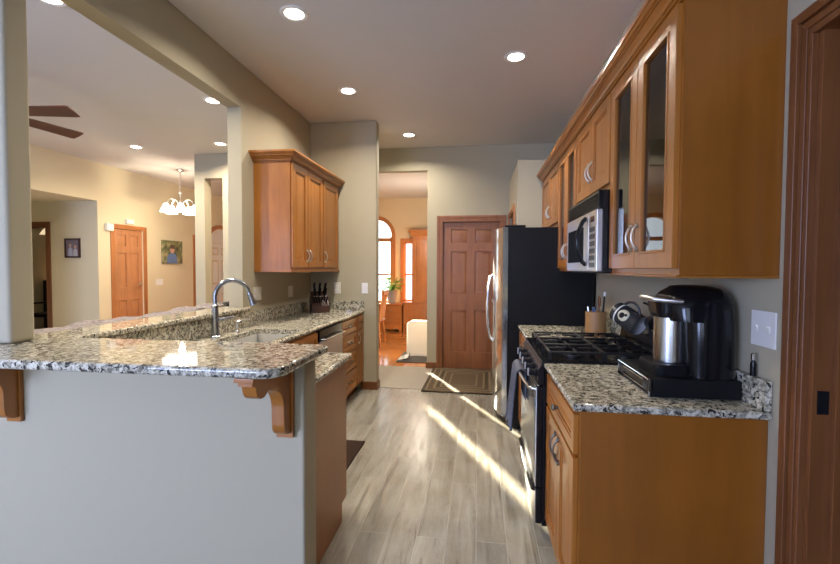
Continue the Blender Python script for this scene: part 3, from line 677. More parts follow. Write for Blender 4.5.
# ------------------------------------------------------------------ range
Y0, Y1 = 2.258, 3.016
t = thing('range', 'black and stainless gas range between the granite counters', 'stove', (.62, 2.64, 0))
obj('body', MB().box(.335, .955, Y0, Y1, .06, .895, .003).box(.40, .93, Y0+.02, Y1-.02, 0, .06), BLACK, t)
obj('cooktop', MB().box(.325, .95, Y0-.002, Y1+.002, .895, .922, .006), BLACK, t)
obj('control_panel', MB().prism([(.335, .795), (.306, .800), (.309, .875), (.330, .912), (.345, .912), (.345, .795)], 'y', Y0, Y1, .003), BLACK, t)
kn = Vector((-.98, 0, .12))
for k in range(5):
    y = Y0 + .085 + k*.147; 
    q = obj('burner_knob', MB().lathe([(.023, 0), (.023, .008), (.019, .012), (.017, .036), (.013, .040)], (.310, y, .838), tuple(kn), 20), BLACKM, t)
    obj('knob_grip', MB().box(.264, .272, y-.004, y+.004, .824, .864, .001), STEELB, q)
obj('trim_strip', MB().box(.304, .316, Y0+.004, Y1-.004, .789, .796, .002), STEEL, t)
q = obj('oven_door', MB().box(.3045, .334, Y0+.002, Y1-.002, .262, .785, .004), BLACK, t)
obj('steel_face', MB().box(.300, .3045, Y0+.004, Y1-.004, .264, .783, .002), STEEL, q)
OVENW = mat('oven door glass', (.10, .115, .11), .12, spec=.9)  # base lightened to stand in for the pale reflection on the glass
obj('oven_window', MB().box(.2975, .302, Y0+.035, Y1-.035, .29, .72, .001), OVENW, q)
pts = [(.304, Y0+.035, .765), (.285, Y0+.04, .768)] + [(.268 - .016*math.sin(PI*k/8), Y0+.05+k*(Y1-Y0-.10)/8, .770) for k in range(9)] + [(.285, Y1-.04, .768), (.304, Y1-.035, .765)]
obj('oven_handle', MB().tube(pts, .0095, 12), STEEL, q)
q = obj('drawer', MB().box(.3045, .334, Y0+.002, Y1-.002, .07, .255, .004), BLACK, t)
obj('steel_face', MB().box(.300, .3045, Y0+.004, Y1-.004, .072, .253, .002), STEEL, q)
obj('drawer_handle', MB().tube([(.304, Y0+.03, .238), (.292, Y0+.045, .235), (.284, (Y0+Y1)/2, .233), (.292, Y1-.045, .235), (.304, Y1-.03, .238)], .010, 10), BLACKM, q)
for k, (gx0, gx1) in enumerate(((.37, .635), (.645, .90))):
  for j, (gy0, gy1) in enumerate(((Y0+.03, Y0+.255), (Y0+.27, Y0+.49), (Y0+.505, Y1-.03))):
    g = MB(); z = .962; r = .0065
    loop = [(gx0, gy0, z), (gx1, gy0, z), (gx1, gy1, z), (gx0, gy1, z)]
    for a in range(4): g.tube([loop[a], loop[(a+1) % 4]], r, 6)
    mx, my = (gx0+gx1)/2, (gy0+gy1)/2
    g.tube([(gx0, my, z), (mx-.035, my, z+.004)], r, 6).tube([(gx1, my, z), (mx+.035, my, z+.004)], r, 6).tube([(mx, gy0, z), (mx, my-.035, z+.004)], r, 6).tube([(mx, gy1, z), (mx, my+.035, z+.004)], r, 6)
    for (a, b, c) in loop: g.tube([(a, b, c), (a, b, .920)], r*1.2, 6)
    obj('grate', g, IRON, t)
    obj('burner', MB().lathe([(.045, .9215), (.045, .932), (.030, .934), (.030, .942), (.027, .946), (.001, .947)], (mx, my, 0)), IRON, t)
bg = obj('backguard', MB().prism([(.93, .90), (.955, 1.10), (.98, 1.105), (.982, .90)], 'y', Y0, Y1, .004), BLACK, t)
obj('display', MB().box(.934, .944, 2.52, 2.75, 1.02, 1.06, .001), OVENG, bg)

# towel over the oven handle
TOW = cloth('grey towel cloth', (.15, .16, .195), (.085, .09, .115), 90.0)
def towel(u, v):
    y = 2.64 + .27*u; path = v
    ripple = .012*math.sin(u*17) + .006*math.sin(u*31+1)
    if path < .32: a = path/.32; x, z = .2885, .60 + .17*a
    elif path < .42: a = (path-.32)/.10; x, z = .2885 - .054*a, .770 + .020*math.sin(PI*a)
    else: a = (path-.42)/.58; x, z = .2345 - .022*a - abs(ripple)*(.3+1.1*a), .770 - .35*a - .02*math.sin(u*9)*a
    return (x, y + .010*math.sin(z*14)*(1-u) + .10*(.77-z)*(u-.5), z)
o = obj('dish_towel', MB().grid(towel, 30, 44), TOW, angle=180, solid=.006); tag(recentre(o, (.25, 2.78, .77)), 'dark grey dish towel hanging over the oven handle', 'towel')

# ------------------------------------------------------------------ microwave
t = thing('microwave', 'stainless over-the-range microwave with black case', 'microwave', (.8, 2.70, 1.375))
mx0 = .60
obj('body', MB().box(mx0+.03, XR-.003, 2.324, 3.072, 1.376, 1.798, .003), BLACK, t)
obj('vent_grille', MB().box(mx0+.008, mx0+.03, 2.324, 3.072, 1.705, 1.798, .003), BLACK, t)
vg = MB()
for k in range(6): vg.box(mx0+.002, mx0+.012, 2.34, 3.055, 1.716+k*.012, 1.721+k*.012)
obj('vent_slats', vg, BLACKM, t)
q = obj('door', MB().box(mx0, mx0+.03, 2.50, 3.070, 1.378, 1.702, .005), STEELB, t)
obj('window', MB().box(mx0-.002, mx0+.004, 2.60, 3.02, 1.43, 1.632, .001), OVENG, q)
pts = [(mx0, 2.545, 1.415)] + [(mx0-.012-.040*math.sin(PI*(k+.5)/9), 2.545-.012*math.sin(PI*(k+.5)/9), 1.43+k*.0285) for k in range(9)] + [(mx0, 2.545, 1.675)]
obj('door_handle', MB().tube(pts, .012, 12), BLACK, q)
q = obj('keypad', MB().box(mx0, mx0+.03, 2.326, 2.497, 1.378, 1.702, .005), STEELB, t)
obj('display', MB().box(mx0-.002, mx0+.003, 2.375, 2.45, 1.642, 1.672), OVENG, q)
PAD = mat('keypad dark', (.06, .06, .065), .4)
for r in range(6):
    obj('button_row', MB().box(mx0-.002, mx0+.003, 2.36, 2.465, 1.40+r*.038, 1.425+r*.038, .001), PAD, q)
obj('bottom_panel', MB().box(mx0+.032, XR-.02, 2.34, 3.05, 1.370, 1.3765), BLACKM, t)

# ------------------------------------------------------------------ coffee station
t = thing('pod_drawer', 'low black coffee pod drawer under the coffee machine', 'drawer', (.80, 1.88, .914))
obj('case', MB().box(.652, .955, 1.70, 2.065, .9148, .984, .004), BLACKM, t)
q = obj('drawer_front', MB().box(.641, .652, 1.70, 2.065, .9155, .983, .001), BLACK, t)
fr = MB().tube([(.637, 1.705, .920), (.637, 2.06, .920), (.637, 2.06, .979), (.637, 1.705, .979)], .0035, 8, True)
fr.tube([(.637, 1.76, .934), (.637, 2.0, .934), (.637, 2.0, .966), (.637, 1.76, .966)], .002, 6, True)
obj('chrome_frame', fr, CHROME, q)
t = thing('coffee_machine', 'black single-serve coffee machine with a silver lever on the pod drawer', 'coffee machine', (.82, 1.85, .985))
DOME = mat('black gloss plastic', (.007, .007, .008), .16, spec=.3)
# rounded housing: stacked rounded-rectangle rings, front cavity left open by a recessed face
def rr(x0, x1, y0, y1, r, n=6):
    P = []
    for (cx, cy, a0) in ((x1-r, y1-r, 0), (x0+r, y1-r, PI/2), (x0+r, y0+r, PI), (x1-r, y0+r, 3*PI/2)):
        for k in range(n+1): a = a0 + k*PI/2/n; P.append((cx + r*math.cos(a), cy + r*math.sin(a)))
    return P
def stack(rings):
    mb = MB(); b = bmesh.new(); R_ = [[b.verts.new((p[0], p[1], z)) for p in P] for P, z in rings]
    for A, B in zip(R_, R_[1:]):
        n = len(A)
        for k in range(n): b.faces.new((A[k], A[(k+1) % n], B[(k+1) % n], B[k]))
    b.faces.new(R_[0][::-1]); b.faces.new(R_[-1]); bmesh.ops.recalc_face_normals(b, faces=b.faces[:]); mb._add(b); return mb
H0, H1 = 1.705, 1.985
obj('housing', stack([(rr(.79, .952, H0, H1, .05), .986), (rr(.785, .953, H0-.002, H1+.002, .055), 1.10), (rr(.782, .954, H0, H1, .06), 1.20), (rr(.78, .954, H0+.004, H1-.004, .07), 1.265)]), DOME, t)
obj('head', stack([(rr(.735, .956, H0+.003, H1-.003, .06), 1.195), (rr(.725, .956, H0+.004, H1-.004, .07), 1.245), (rr(.728, .954, H0+.010, H1-.010, .08), 1.280), (rr(.742, .948, H0+.024, H1-.024, .085), 1.303), (rr(.76, .935, H0+.045, H1-.045, .08), 1.318), (rr(.765, .905, H0+.075, H1-.075, .06), 1.327), (rr(.80, .87, H0+.11, H1-.11, .03), 1.331)]), DOME, t, angle=60)
obj('brew_head', stack([(rr(.70, .79, 1.765, 1.90, .035), 1.205), (rr(.692, .80, 1.755, 1.91, .045), 1.225), (rr(.688, .805, 1.75, 1.915, .05), 1.272), (rr(.70, .80, 1.765, 1.90, .045), 1.283)]), DOME, t)
obj('drip_tray', stack([(rr(.675, .80, 1.735, 1.93, .03), .986), (rr(.67, .80, 1.73, 1.935, .035), 1.015), (rr(.675, .80, 1.74, 1.925, .03), 1.028)]), BLACKM, t)
obj('cavity_panel', MB().lathe([(.062, 1.03), (.062, 1.204)], (.762, 1.835, 0), 'z', 28), STEEL, t)
hp = [(.81, 1.735, 1.270), (.74, 1.735, 1.272), (.672, 1.765, 1.277), (.655, 1.83, 1.280), (.672, 1.895, 1.277), (.74, 1.925, 1.272), (.81, 1.925, 1.270)]
obj('lever_handle', MB().tube(hp, [.007, .009, .010, .011, .010, .009, .007], 12), STEELB, t)
# mugs hanging on a black mug tree behind the machine
t = thing('mug_tree', 'black mug stand between the coffee machine and the range', 'mug stand', (.885, 2.175, .914))
obj('base', MB().lathe([(.055, .9145), (.055, .922), (.02, .93), (.012, .935)], (.885, 2.175, 0)), BLACKM, t)
obj('post', MB().tube([(.885, 2.175, .93), (.885, 2.175, 1.27)], .009, 10), BLACKM, t)
for (dx, dy, z) in ((-.12, .06, 1.20), (-.03, -.03, 1.185), (.03, .05, 1.20)):
    obj('peg', MB().tube([(.885, 2.175, z), (.885+dx*.4, 2.175+dy*.4, z+.012), (.885+dx*.75, 2.175+dy*.75, z+.03)], .005, 8), BLACKM, t)
def mug(c, ax, r, L, body, inside, label, badge=None):
    ax = Vector(ax).normalized(); c = Vector(c); name = 'mug'
    t = thing(name, label, 'mug', tuple(c), 'mugs on the mug stand')
    obj('cup', MB().lathe([(r*.86, 0), (r*.92, .004), (r*.97, L*.3), (r, L), (r*.94, L), (r*.90, L*.3), (r*.84, .008)], tuple(c), tuple(ax), 32, True), body, t)
    obj('inside', MB().lathe([(r*.80, .0095), (r*.885, L*.3), (r*.93, L*.995)], tuple(c), tuple(ax), 32, False), inside, t)
    side = ax.cross(Vector((0, 0, 1))).cross(ax).normalized()
    pts = [tuple(c + ax*(L*(.18+.64*k/8)) + side*(r*.96 + .034*math.sin(PI*k/8)**.7)) for k in range(9)]
    obj('mug_handle', MB().tube(pts, .0065, 8), body, t)
    if badge:
        toc = (Vector((0, 0, EYE)) - c); n = (toc - ax*toc.dot(ax)).normalized()
        T0 = n; S0 = ax.cross(T0)
        def patch(rad, cz, col, nm, lift, bx=0.0):
            b = bmesh.new(); vs = []
            for ring in range(0, 4):
                rr_ = rad*ring/3
                for k in range(24 if ring else 1):
                    a = 2*PI*k/24; h = cz + rr_*math.cos(a); s = (bx + rr_*math.sin(a))/r
                    vs.append(b.verts.new(c + ax*h + (T0*math.cos(s) + S0*math.sin(s))*(r*.985+lift)))
            for k in range(24): b.faces.new((vs[0], vs[1+k], vs[1+(k+1) % 24]))
            for g in range(2):
                for k in range(24): b.faces.new((vs[1+24*g+k], vs[1+24*(g+1)+k], vs[1+24*(g+1)+(k+1) % 24], vs[1+24*g+(k+1) % 24]))
            mb = MB(); mb._add(b); obj(nm, mb, col, t, solid=.0006)
        patch(.030, L*.52, badge, 'badge', .0022); patch(.014, L*.48, BLACKM, 'badge_mark', .0034, .004); patch(.007, L*.60, BLACKM, 'badge_mark', .0034, -.006)
        obj('white_band', MB().lathe([(r*.955, L*.20), (r*.985, L*.20), (r*.99, L*.245), (r*.955, L*.245)], tuple(c), tuple(ax), 32, False), WHITE, t)
    return t
GREY = mat('mug grey glaze', (.30, .30, .30), .3); YEL = mat('mug yellow glaze', (.55, .38, .05), .35); CREAMC = mat('mug badge cream', (.62, .58, .42), .5); MUGB = mat('mug charcoal glaze', (.028, .028, .032), .22)
mug((.705, 2.325, 1.178), (.50, -.76, -.42), .054, .150, MUGB, GREY, 'charcoal mug with a round cream badge and white band', CREAMC)
mug((.825, 2.185, 1.135), (-.10, -.90, .02), .040, .09, MUGB, YEL, 'dark mug with a yellow inside, half behind the coffee machine')
# small bottle on the splash
t = thing('small_bottle', 'tiny dark bottle standing on the backsplash beside the switch plate', 'bottle', (.968, 1.664, 1.016))
obj('body', MB().lathe([(.009, 1.0162), (.0095, 1.02), (.0095, 1.06), (.006, 1.07), (.006, 1.073)], (.968, 1.664, 0), seg=16), BLACK, t)
obj('cap', MB().lathe([(.008, 1.073), (.008, 1.094), (.006, 1.096)], (.968, 1.664, 0), seg=16), CHROME, t)
# utensil crock
t = thing('utensil_crock', 'round wooden utensil crock on the counter beyond the range', 'crock', (.835, 3.22, .914))
WB = wood('bamboo', (.40, .22, .085), (.30, .15, .05), 'z', .5)
obj('cup', MB().lathe([(.068, .9142), (.071, .918), (.071, 1.085), (.068, 1.088), (.062, 1.085), (.062, .93)], (.835, 3.22, 0), cap=True), WB, t)
BLUE = mat('blue silicone', (.06, .11, .24), .5); BRN = wood('spoon wood', (.22, .09, .04), (.15, .06, .03), 'z')
def utensil(name, m, p0, p1, label, head=None):
    p0, p1 = Vector(p0), Vector(p1); d = (p1-p0).normalized()
    t = thing(name, label, 'utensil', tuple(p0), 'utensils in the wooden crock')
    obj('handle', MB().tube([tuple(p0), tuple(p0+(p1-p0)*.6), tuple(p1)], [.006, .007, .006], 8), m[0], t)
    if head == 'blade':
        b = MB().box(p1.x-.006, p1.x+.006, p1.y-.030, p1.y+.030, p1.z-.03, p1.z+.05, .005, 3); obj('spatula_head', b, m[1], t)
    elif head == 'spoon': obj('spoon_bowl', MB().ball(tuple(p1+d*.035), .010, .026, .042), m[1], t)
    elif head == 'cap': obj('end_cap', MB().tube([tuple(p1-d*.002), tuple(p1+d*.028)], [.0085, .007], 8), m[1], t)
    return t
utensil('spatula', (BLUE, BLUE), (.84, 3.225, .945), (.815, 3.20, 1.07), 'blue spatula standing in the wooden crock', 'blade')
utensil('wooden_spoon', (BRN, BRN), (.86, 3.24, .945), (.865, 3.25, 1.12), 'brown wooden spoon standing in the crock', 'spoon')
utensil('utensil', (BLACKM, WHITE), (.87, 3.20, .945), (.888, 3.205, 1.20), 'tall black utensil handle with a pale tip in the crock', 'cap')
utensil('whisk_handle', (STEELB, STEELB), (.81, 3.235, .945), (.785, 3.245, 1.12), 'thin steel utensil leaning left in the crock')

# ------------------------------------------------------------------ switch plates and outlets
def plate(T, u0, u1, v0, v1, label, kind, n, m=IVORY):
    t = thing('switch_plate' if kind == 'switch' else 'wall_outlet', label, 'switch' if kind == 'switch' else 'outlet', T((u0+u1)/2, v0, 0))
    obj('plate', MB(T).box(u0, u1, v0, v1, .0005, .007, .003), m, t)
    for k in range(n):
        u = u0 + (k+.5)*(u1-u0)/n; v = (v0+v1)/2
        if kind == 'switch':
            obj('toggle', MB(T).box(u-.005, u+.005, v-.011, v+.012, .006, .009, .001).prism([(v-.002, .007), (v+.010, .016), (v+.012, .013), (v+.006, .007)], 'x', u-.004, u+.004), WHITE, t)
        else:
            for dz in (-.021, .021): obj('socket', MB(T).box(u-.016, u+.016, v+dz-.014, v+dz+.014, .006, .0085, .003), WHITE, t)
    return t
def plateT(T): return T
plate(T_negX(XR), 1.57, 1.70, 1.125, 1.25, 'white double switch plate on the wall beside the coffee machine', 'switch', 2, WHITE)
plate(T_posX(XL), 3.485, 3.62, 1.105, 1.222, 'ivory double outlet plate on the left wall right of the faucet', 'outlet', 2)
plate(T_posX(XL), 4.17, 4.28, 1.09, 1.205, 'ivory outlet on the left wall under the upper cabinet', 'outlet', 1)
plate(T_negY(YB), -1.645, -1.565, 1.095, 1.225, 'ivory outlet on the back wall beside the knife block', 'outlet', 1)
plate(T_negY(YB), -1.315, -1.243, 1.10, 1.222, 'white switch plate near the corner of the back wall', 'switch', 1, WHITE)
plate(T_posX(XV), 7.37, 7.55, 1.05, 1.165, 'white switch plate on the cream living room wall under the canvas', 'switch', 3, WHITE)
for (y0, y1, z0, z1, lb) in ((6.27, 6.40, 1.98, 2.10, 'ivory sensor box at the top left corner of the orange door'), (6.67, 6.83, 2.13, 2.21, 'ivory chime box centred above the orange door')):
    t = thing('sensor_box', lb, 'sensor', (XV, (y0+y1)/2, z0)); obj('housing', MB().box(XV+.0005, XV+.05, y0, y1, z0, z1, .008, 3), IVORY, t); obj('cover_seam', MB().box(XV+.05, XV+.053, y0+.015, y1-.015, z0+.015, z1-.015, .001), WHITE, t)

# ------------------------------------------------------------------ rugs and mat
hx, hy = .45, .575
o = obj('area_rug', MB().box(-hx, hx, -hy, hy, 0, .012, .004), rug_mat(hx, hy)); o.location = (-.17, 5.34, .0045); o.rotation_euler.z = -.02
tag(o, 'brown and tan striped rug in front of the reddish far door', 'rug')
MATM = cloth('dark mat pile', (.06, .035, .025), (.03, .018, .013), 120.0)
tag(recentre(obj('floor_mat', MB().box(-1.24, -.885, 2.52, 3.32, .0005, .012, .004), MATM), (-1.06, 2.9, 0)), 'dark brown mat on the tile in front of the sink', 'mat')

# ------------------------------------------------------------------ recessed lights
def downlight(x, y, z, label, group, lens, power, color):
    t = thing('recessed_light', label, 'ceiling light', (x, y, z), group)
    obj('trim_ring', MB().lathe([(.060, z-.004), (.085, z-.006), (.092, z-.001), (.092, z-.0002), (.060, z-.0002)], (x, y, 0), seg=32, cap=False), WHITE, t)
    obj('lens', MB().lathe([(.062, z-.0045), (.05, z-.007), (.001, z-.008)], (x, y, 0), seg=32, cap=False), lens, t)
    l = light('bulb', 'AREA', (0, 0, -.03), power, color, shape='DISK', size=.12, spread=math.radians(150)); l.parent = t
    return t
for x, y, lb in ((-1.20, 2.726, 'recessed ceiling light nearest the camera, over the sink counter'), (.277, 3.49, 'recessed ceiling light on the right, before the range cabinets'), (-1.218, 3.956, 'recessed kitchen ceiling light near the left upper cabinet'), (-.866, 5.342, 'recessed ceiling light farthest back, before the hall opening')):
    downlight(x, y, ZC, lb, 'kitchen recessed lights', LENS, DOWN_W, (1, .90, .78))
for x, y, lb in ((-2.62, 4.02, 'recessed living room light beside the header end'), (-4.68, 5.42, 'recessed living room light above the orange door'), (-3.43, 5.42, 'recessed living room light before the slotted partition'), (-2.62, 2.376, 'recessed living room light at the top left edge, half cut off')):
    downlight(x, y, ZC, lb, 'living room recessed lights', LENSL, LIV_W, (1, .86, .68))
light('dining_fill', 'POINT', (-1.0, 7.9, 1.9), 45, (1, .88, .74), shadow_soft_size=.15)  # point light added to brighten the dining room; no fixture there

# ------------------------------------------------------------------ chandelier
cx, cy = -5.035, 6.78
t = thing('chandelier', 'nickel chandelier with frosted glass shades hanging in the living room', 'chandelier', (cx, cy, ZC))
obj('canopy', MB().lathe([(.065, ZC-.0005), (.065, ZC-.012), (.03, ZC-.035), (.008, ZC-.04)], (cx, cy, 0)), NICKEL, t)
obj('stem', MB().tube([(cx, cy, ZC-.03), (cx, cy, 2.44)], .007, 8), NICKEL, t)
obj('hub', MB().lathe([(.008, 2.67), (.035, 2.65), (.012, 2.62), (.012, 2.53), (.035, 2.49), (.045, 2.44), (.025, 2.39), (.006, 2.36)], (cx, cy, 0)), NICKEL, t)
for k in range(5):
    a = 2*PI*k/5 + .35; dx, dy = math.cos(a), math.sin(a)
    arm = obj('arm', MB().tube([(cx+dx*r, cy+dy*r, z) for r, z in ((.02, 2.46), (.08, 2.53), (.15, 2.54), (.20, 2.49), (.215, 2.45))], .007, 8), NICKEL, t)
    obj('glass_shade', MB().lathe([(.022, 2.45), (.035, 2.44), (.055, 2.40), (.075, 2.35), (.095, 2.315), (.092, 2.315), (.05, 2.40), (.02, 2.445)], (cx+dx*.225, cy+dy*.225, 0), seg=24, cap=False), SHADE, arm)
l = light('bulb', 'POINT', (0, 0, -.85), 32, (1, .84, .62), shadow_soft_size=.04); l.parent = t

# ------------------------------------------------------------------ ceiling fan
hx_, hy_ = -3.784, 2.919
t = thing('ceiling_fan', 'dark-bladed ceiling fan of the living room, half hidden by the pillar', 'fan', (hx_, hy_, ZC))
BRZ = mat('fan bronze', (.30, .25, .20), .35, 1)
obj('downrod', MB().lathe([(.06, ZC-.0005), (.06, ZC-.02), (.02, ZC-.05), (.012, ZC-.06), (.012, 2.74)], (hx_, hy_, 0)), BRZ, t)
obj('motor', MB().lathe([(.03, 2.75), (.09, 2.735), (.11, 2.70), (.11, 2.65), (.08, 2.61), (.03, 2.60)], (hx_, hy_, 0)), BRZ, t)
a0 = math.radians(80)
for k in range(5):
    a = a0 + k*2*PI/5; d = Vector((math.cos(a), math.sin(a), 0)); n = Vector((-d.y, d.x, 0)); o0 = Vector((hx_, hy_, 2.60))
    br = obj('blade_iron', MB().tube([tuple(o0+d*.09+Vector((0, 0, .015))), tuple(o0+d*.15), tuple(o0+d*.20)], .012, 8), BRZ, t)
    b = MB(); out = [(.17, -.052), (.64, -.068), (.665, -.062), (.67, 0), (.665, .062), (.64, .068), (.17, .052)]
    bm_ = bmesh.new(); lo = [bm_.verts.new(o0 + d*r + n*s + Vector((0, 0, -s*.27-.004))) for r, s in out]; hi = [bm_.verts.new(o0 + d*r + n*s + Vector((0, 0, -s*.27+.004))) for r, s in out]
    bm_.faces.new(lo[::-1]); bm_.faces.new(hi)
    for i in range(len(out)): bm_.faces.new((lo[i], lo[(i+1) % len(out)], hi[(i+1) % len(out)], hi[i]))
    b._add(bm_); obj('blade', b, FANW, t)
obj('light_bowl', MB().lathe([(.085, 2.605), (.095, 2.59), (.08, 2.54), (.045, 2.51), (.002, 2.50)], (hx_, hy_, 0)), WHITE, t)

# ------------------------------------------------------------------ sofa behind the ledge
t = thing('sofa', 'tall-backed taupe sofa standing against the ledge on the living room side', 'sofa', (-2.6, 2.7, 0))
SOFA = cloth('sofa fabric', (.20, .16, .14), (.13, .10, .09)); THR = cloth('throw fabric', (.30, .265, .26), (.17, .15, .15), 45.0)
obj('backrest', MB().box(-2.30, -2.13, 1.75, 3.75, .12, 1.02, .05, 4), SOFA, t)
obj('seat', MB().box(-3.05, -2.34, 1.95, 3.55, .12, .45, .05, 3), SOFA, t)
for y in (1.75, 3.55): obj('armrest', MB().box(-3.05, -2.34, y, y+.22, .12, .64, .06, 4), SOFA, t)
for x, y in ((-3.0, 1.82), (-3.0, 3.68), (-2.2, 1.82), (-2.2, 3.68)): obj('leg', MB().lathe([(.02, 0), (.028, .13)], (x, y, 0), seg=12), BLACKM, t)
obj('back_cushion', MB().box(-2.30, -2.15, 3.42, 3.72, .80, 1.085, .06, 4), BLACKM, t, label='dark cushion')
def throw(u, v):
    y = 1.80 + 1.60*v; a = (u-.5)*2
    top = 1.062 + .006*math.sin(y*9) + .006*math.sin(y*23+1) + .03*max(0, (y-2.9)/.6)
    x = -2.215 + .098*a; e = abs(a)**4
    return (x, y + .01*math.sin(u*20), top - .03*e*(1 if a < 0 else .3) + .004*math.sin(u*31+y*17))
o = obj('throw_blanket', MB().grid(throw, 26, 90), THR, angle=180, solid=.012); tag(recentre(o, (-2.24, 2.7, 1.0)), 'mauve grey throw blanket lying along the sofa back', 'blanket')

# ------------------------------------------------------------------ pictures
t = thing('canvas_photo', 'colour canvas photo of a child in a blue shirt on the cream wall', 'picture', (XV, 7.80, 1.46))
def green_field():
    m = mat('canvas backdrop', (.15, .14, .06), .7); tt = NT(m); n = tt.n('ShaderNodeTexNoise', Scale=9.0, Detail=3.0); tt.l(tt.coord(), n.inputs['Vector'])
    tt.l(tt.ramp(n.outputs['Fac'], [(.35, (.05, .045, .03)), (.5, (.16, .17, .07)), (.7, (.42, .34, .17))]), tt.b.inputs['Base Color']); return m
Tp = T_posX(XV)
obj('canvas', MB(Tp).box(7.52, 8.07, 1.46, 1.91, .0005, .035, .002), green_field(), t)
SKIN = mat('printed skin', (.50, .30, .21), .7); SHIRT = mat('printed shirt', (.12, .19, .36), .7); HAIR = mat('printed hair', (.10, .06, .04), .7)
obj('printed_shirt', MB(Tp).prism([(7.62, 1.465), (7.64, 1.60), (7.71, 1.66), (7.80, 1.67), (7.89, 1.63), (7.93, 1.465)], 'z', .035, .0365), SHIRT, t)
obj('printed_face', MB(Tp).prism([(7.775+.062*math.cos(a), 1.735+.075*math.sin(a)) for a in [k*PI/10 for k in range(20)]], 'z', .0365, .0378), SKIN, t)
obj('printed_hair', MB(Tp).prism([(7.775+.070*math.cos(a), 1.75+.085*math.sin(a)) for a in [k*PI/12 for k in range(13)]], 'z', .0378, .039), HAIR, t)
t = thing('framed_picture', 'small dark-framed picture on the hallway wall', 'picture', (-6.45, 6.14, 1.54))
Th = T_negY(6.14)
obj('frame', MB(Th).box(-6.59, -6.565, 1.535, 1.845, .0005, .022, .003).box(-6.335, -6.31, 1.535, 1.845, .0005, .022, .003).box(-6.59, -6.31, 1.535, 1.56, .0005, .022, .003).box(-6.59, -6.31, 1.82, 1.845, .0005, .022, .003), mat('dark picture frame', (.05, .018, .014), .4), t)
obj('print', MB(Th).box(-6.567, -6.333, 1.558, 1.822, .0005, .010), mat('print backdrop', (.16, .13, .15), .6), t)
for x, zc, cc in ((-6.49, 1.66, (.34, .36, .46)), (-6.40, 1.64, (.40, .40, .44))):
    obj('printed_figure', MB(Th).prism([(x-.04, 1.56), (x-.035, zc+.01), (x-.014, zc+.04), (x+.014, zc+.04), (x+.035, zc+.01), (x+.04, 1.56)], 'z', .010, .0115), mat('printed clothing', cc, .6), t)
    obj('printed_face', MB(Th).prism([(x+.022*math.cos(a), zc+.07+.028*math.sin(a)) for a in [k*PI/8 for k in range(16)]], 'z', .0115, .0125), SKIN, t)

# ------------------------------------------------------------------ hallway office glimpsed at the far left
ox, oy = -8.08, 7.25
t = thing('office_chair', 'black office chair in the dim room beyond the hallway doorway', 'chair', (ox, oy, 0))
obj('seat', MB().box(ox-.25, ox+.25, oy-.25, oy+.25, .44, .52, .03, 3), BLACKM, t); obj('backrest', MB().box(ox-.23, ox+.23, oy+.22, oy+.30, .58, 1.12, .03, 3), BLACKM, t)
obj('column', MB().tube([(ox, oy, .06), (ox, oy, .45)], .03, 10), BLACKM, t)
for k in range(5): obj('leg', MB().tube([(ox, oy, .09), (ox+.26*math.cos(k*1.257), oy+.26*math.sin(k*1.257), .03)], .022, 8), STEELB, t)
for q in (-1, 1): obj('armrest', MB().box(ox+q*.26-.03, ox+q*.26+.03, oy-.15, oy+.2, .68, .71, .01), BLACKM, t)
t = thing('hanging_lamp', 'small cream cone lamp shade in the dim room, at the top of the doorway', 'lamp', (-7.78, 6.9, 2.6))
obj('cord', MB().tube([(-7.78, 6.9, 2.6), (-7.78, 6.9, 2.12)], .004, 6), BLACKM, t)
obj('lamp_shade', MB().lathe([(.02, 2.12), (.11, 1.97), (.106, 1.97), (.018, 2.115)], (-7.78, 6.9, 0), cap=False), mat('cream shade', (.8, .7, .5), .6, emit=(1, .8, .5), estr=.5), t)
t = thing('table_lamp', 'small glowing amber lamp deep in the dim room behind the black chair', 'lamp', (-8.93, 8.2, 0))
obj('lamp_table', MB().box(-9.15, -8.7, 8.0, 8.5, 0, 1.1, .01), BLACKM, t); obj('lamp_base', MB().lathe([(.05, 1.10), (.015, 1.13), (.015, 1.22)], (-8.93, 8.2, 0)), BRZ, t); obj('lamp_glow', MB().ball((-8.93, 8.2, 1.30), .09), mat('amber lamp', (1, .6, .3), .5, emit=(1, .55, .22), estr=1.4), t)

# ------------------------------------------------------------------ dining room furniture
t = thing('low_chest', 'low oak two-drawer chest under the arched window', 'chest', (-1.88, 9.36, 0))
obj('body', MB().box(-2.14, -1.63, 9.20, 9.56, .13, .585, .004), FURN, t)
obj('top', MB().box(-2.16, -1.61, 9.17, 9.57, .585, .612, .006), FURNX, t)
F9 = T_negY(9.20)
for z0, z1 in ((.37, .57), (.165, .355)):
    q = obj('drawer_front', MB(F9).box(-2.11, -1.66, z0, z1, 0, .018, .004), FURNX, t); knob(F9, -1.885, (z0+z1)/2, BRZ, q, .018, .018)
ap = [(-2.14, .0), (-2.08, .0), (-2.06, .06), (-1.98, .085), (-1.93, .06), (-1.885, .045), (-1.84, .06), (-1.79, .085), (-1.71, .06), (-1.69, 0), (-1.63, 0), (-1.63, .135), (-2.14, .135)]
obj('apron', MB(F9).prism(ap, 'z', -.02, .006, .002), FURNX, t)
for x in (-2.13, -1.67): obj('back_leg', MB().box(x, x+.04, 9.51, 9.55, 0, .13), FURN, t)
t = thing('hutch', 'tall oak hutch right of the narrow dining window', 'cabinet', (-1.05, 9.38, 0))
obj('lower_case', MB().box(-1.60, -.50, 9.18, 9.58, .0, .62, .004), FURN, t)
obj('counter', MB().box(-1.63, -.47, 9.15, 9.59, .62, .65, .006), FURNX, t)
obj('upper_case', MB().box(-1.425, -.60, 9.24, 9.58, .65, 2.12, .004), FURN, t)
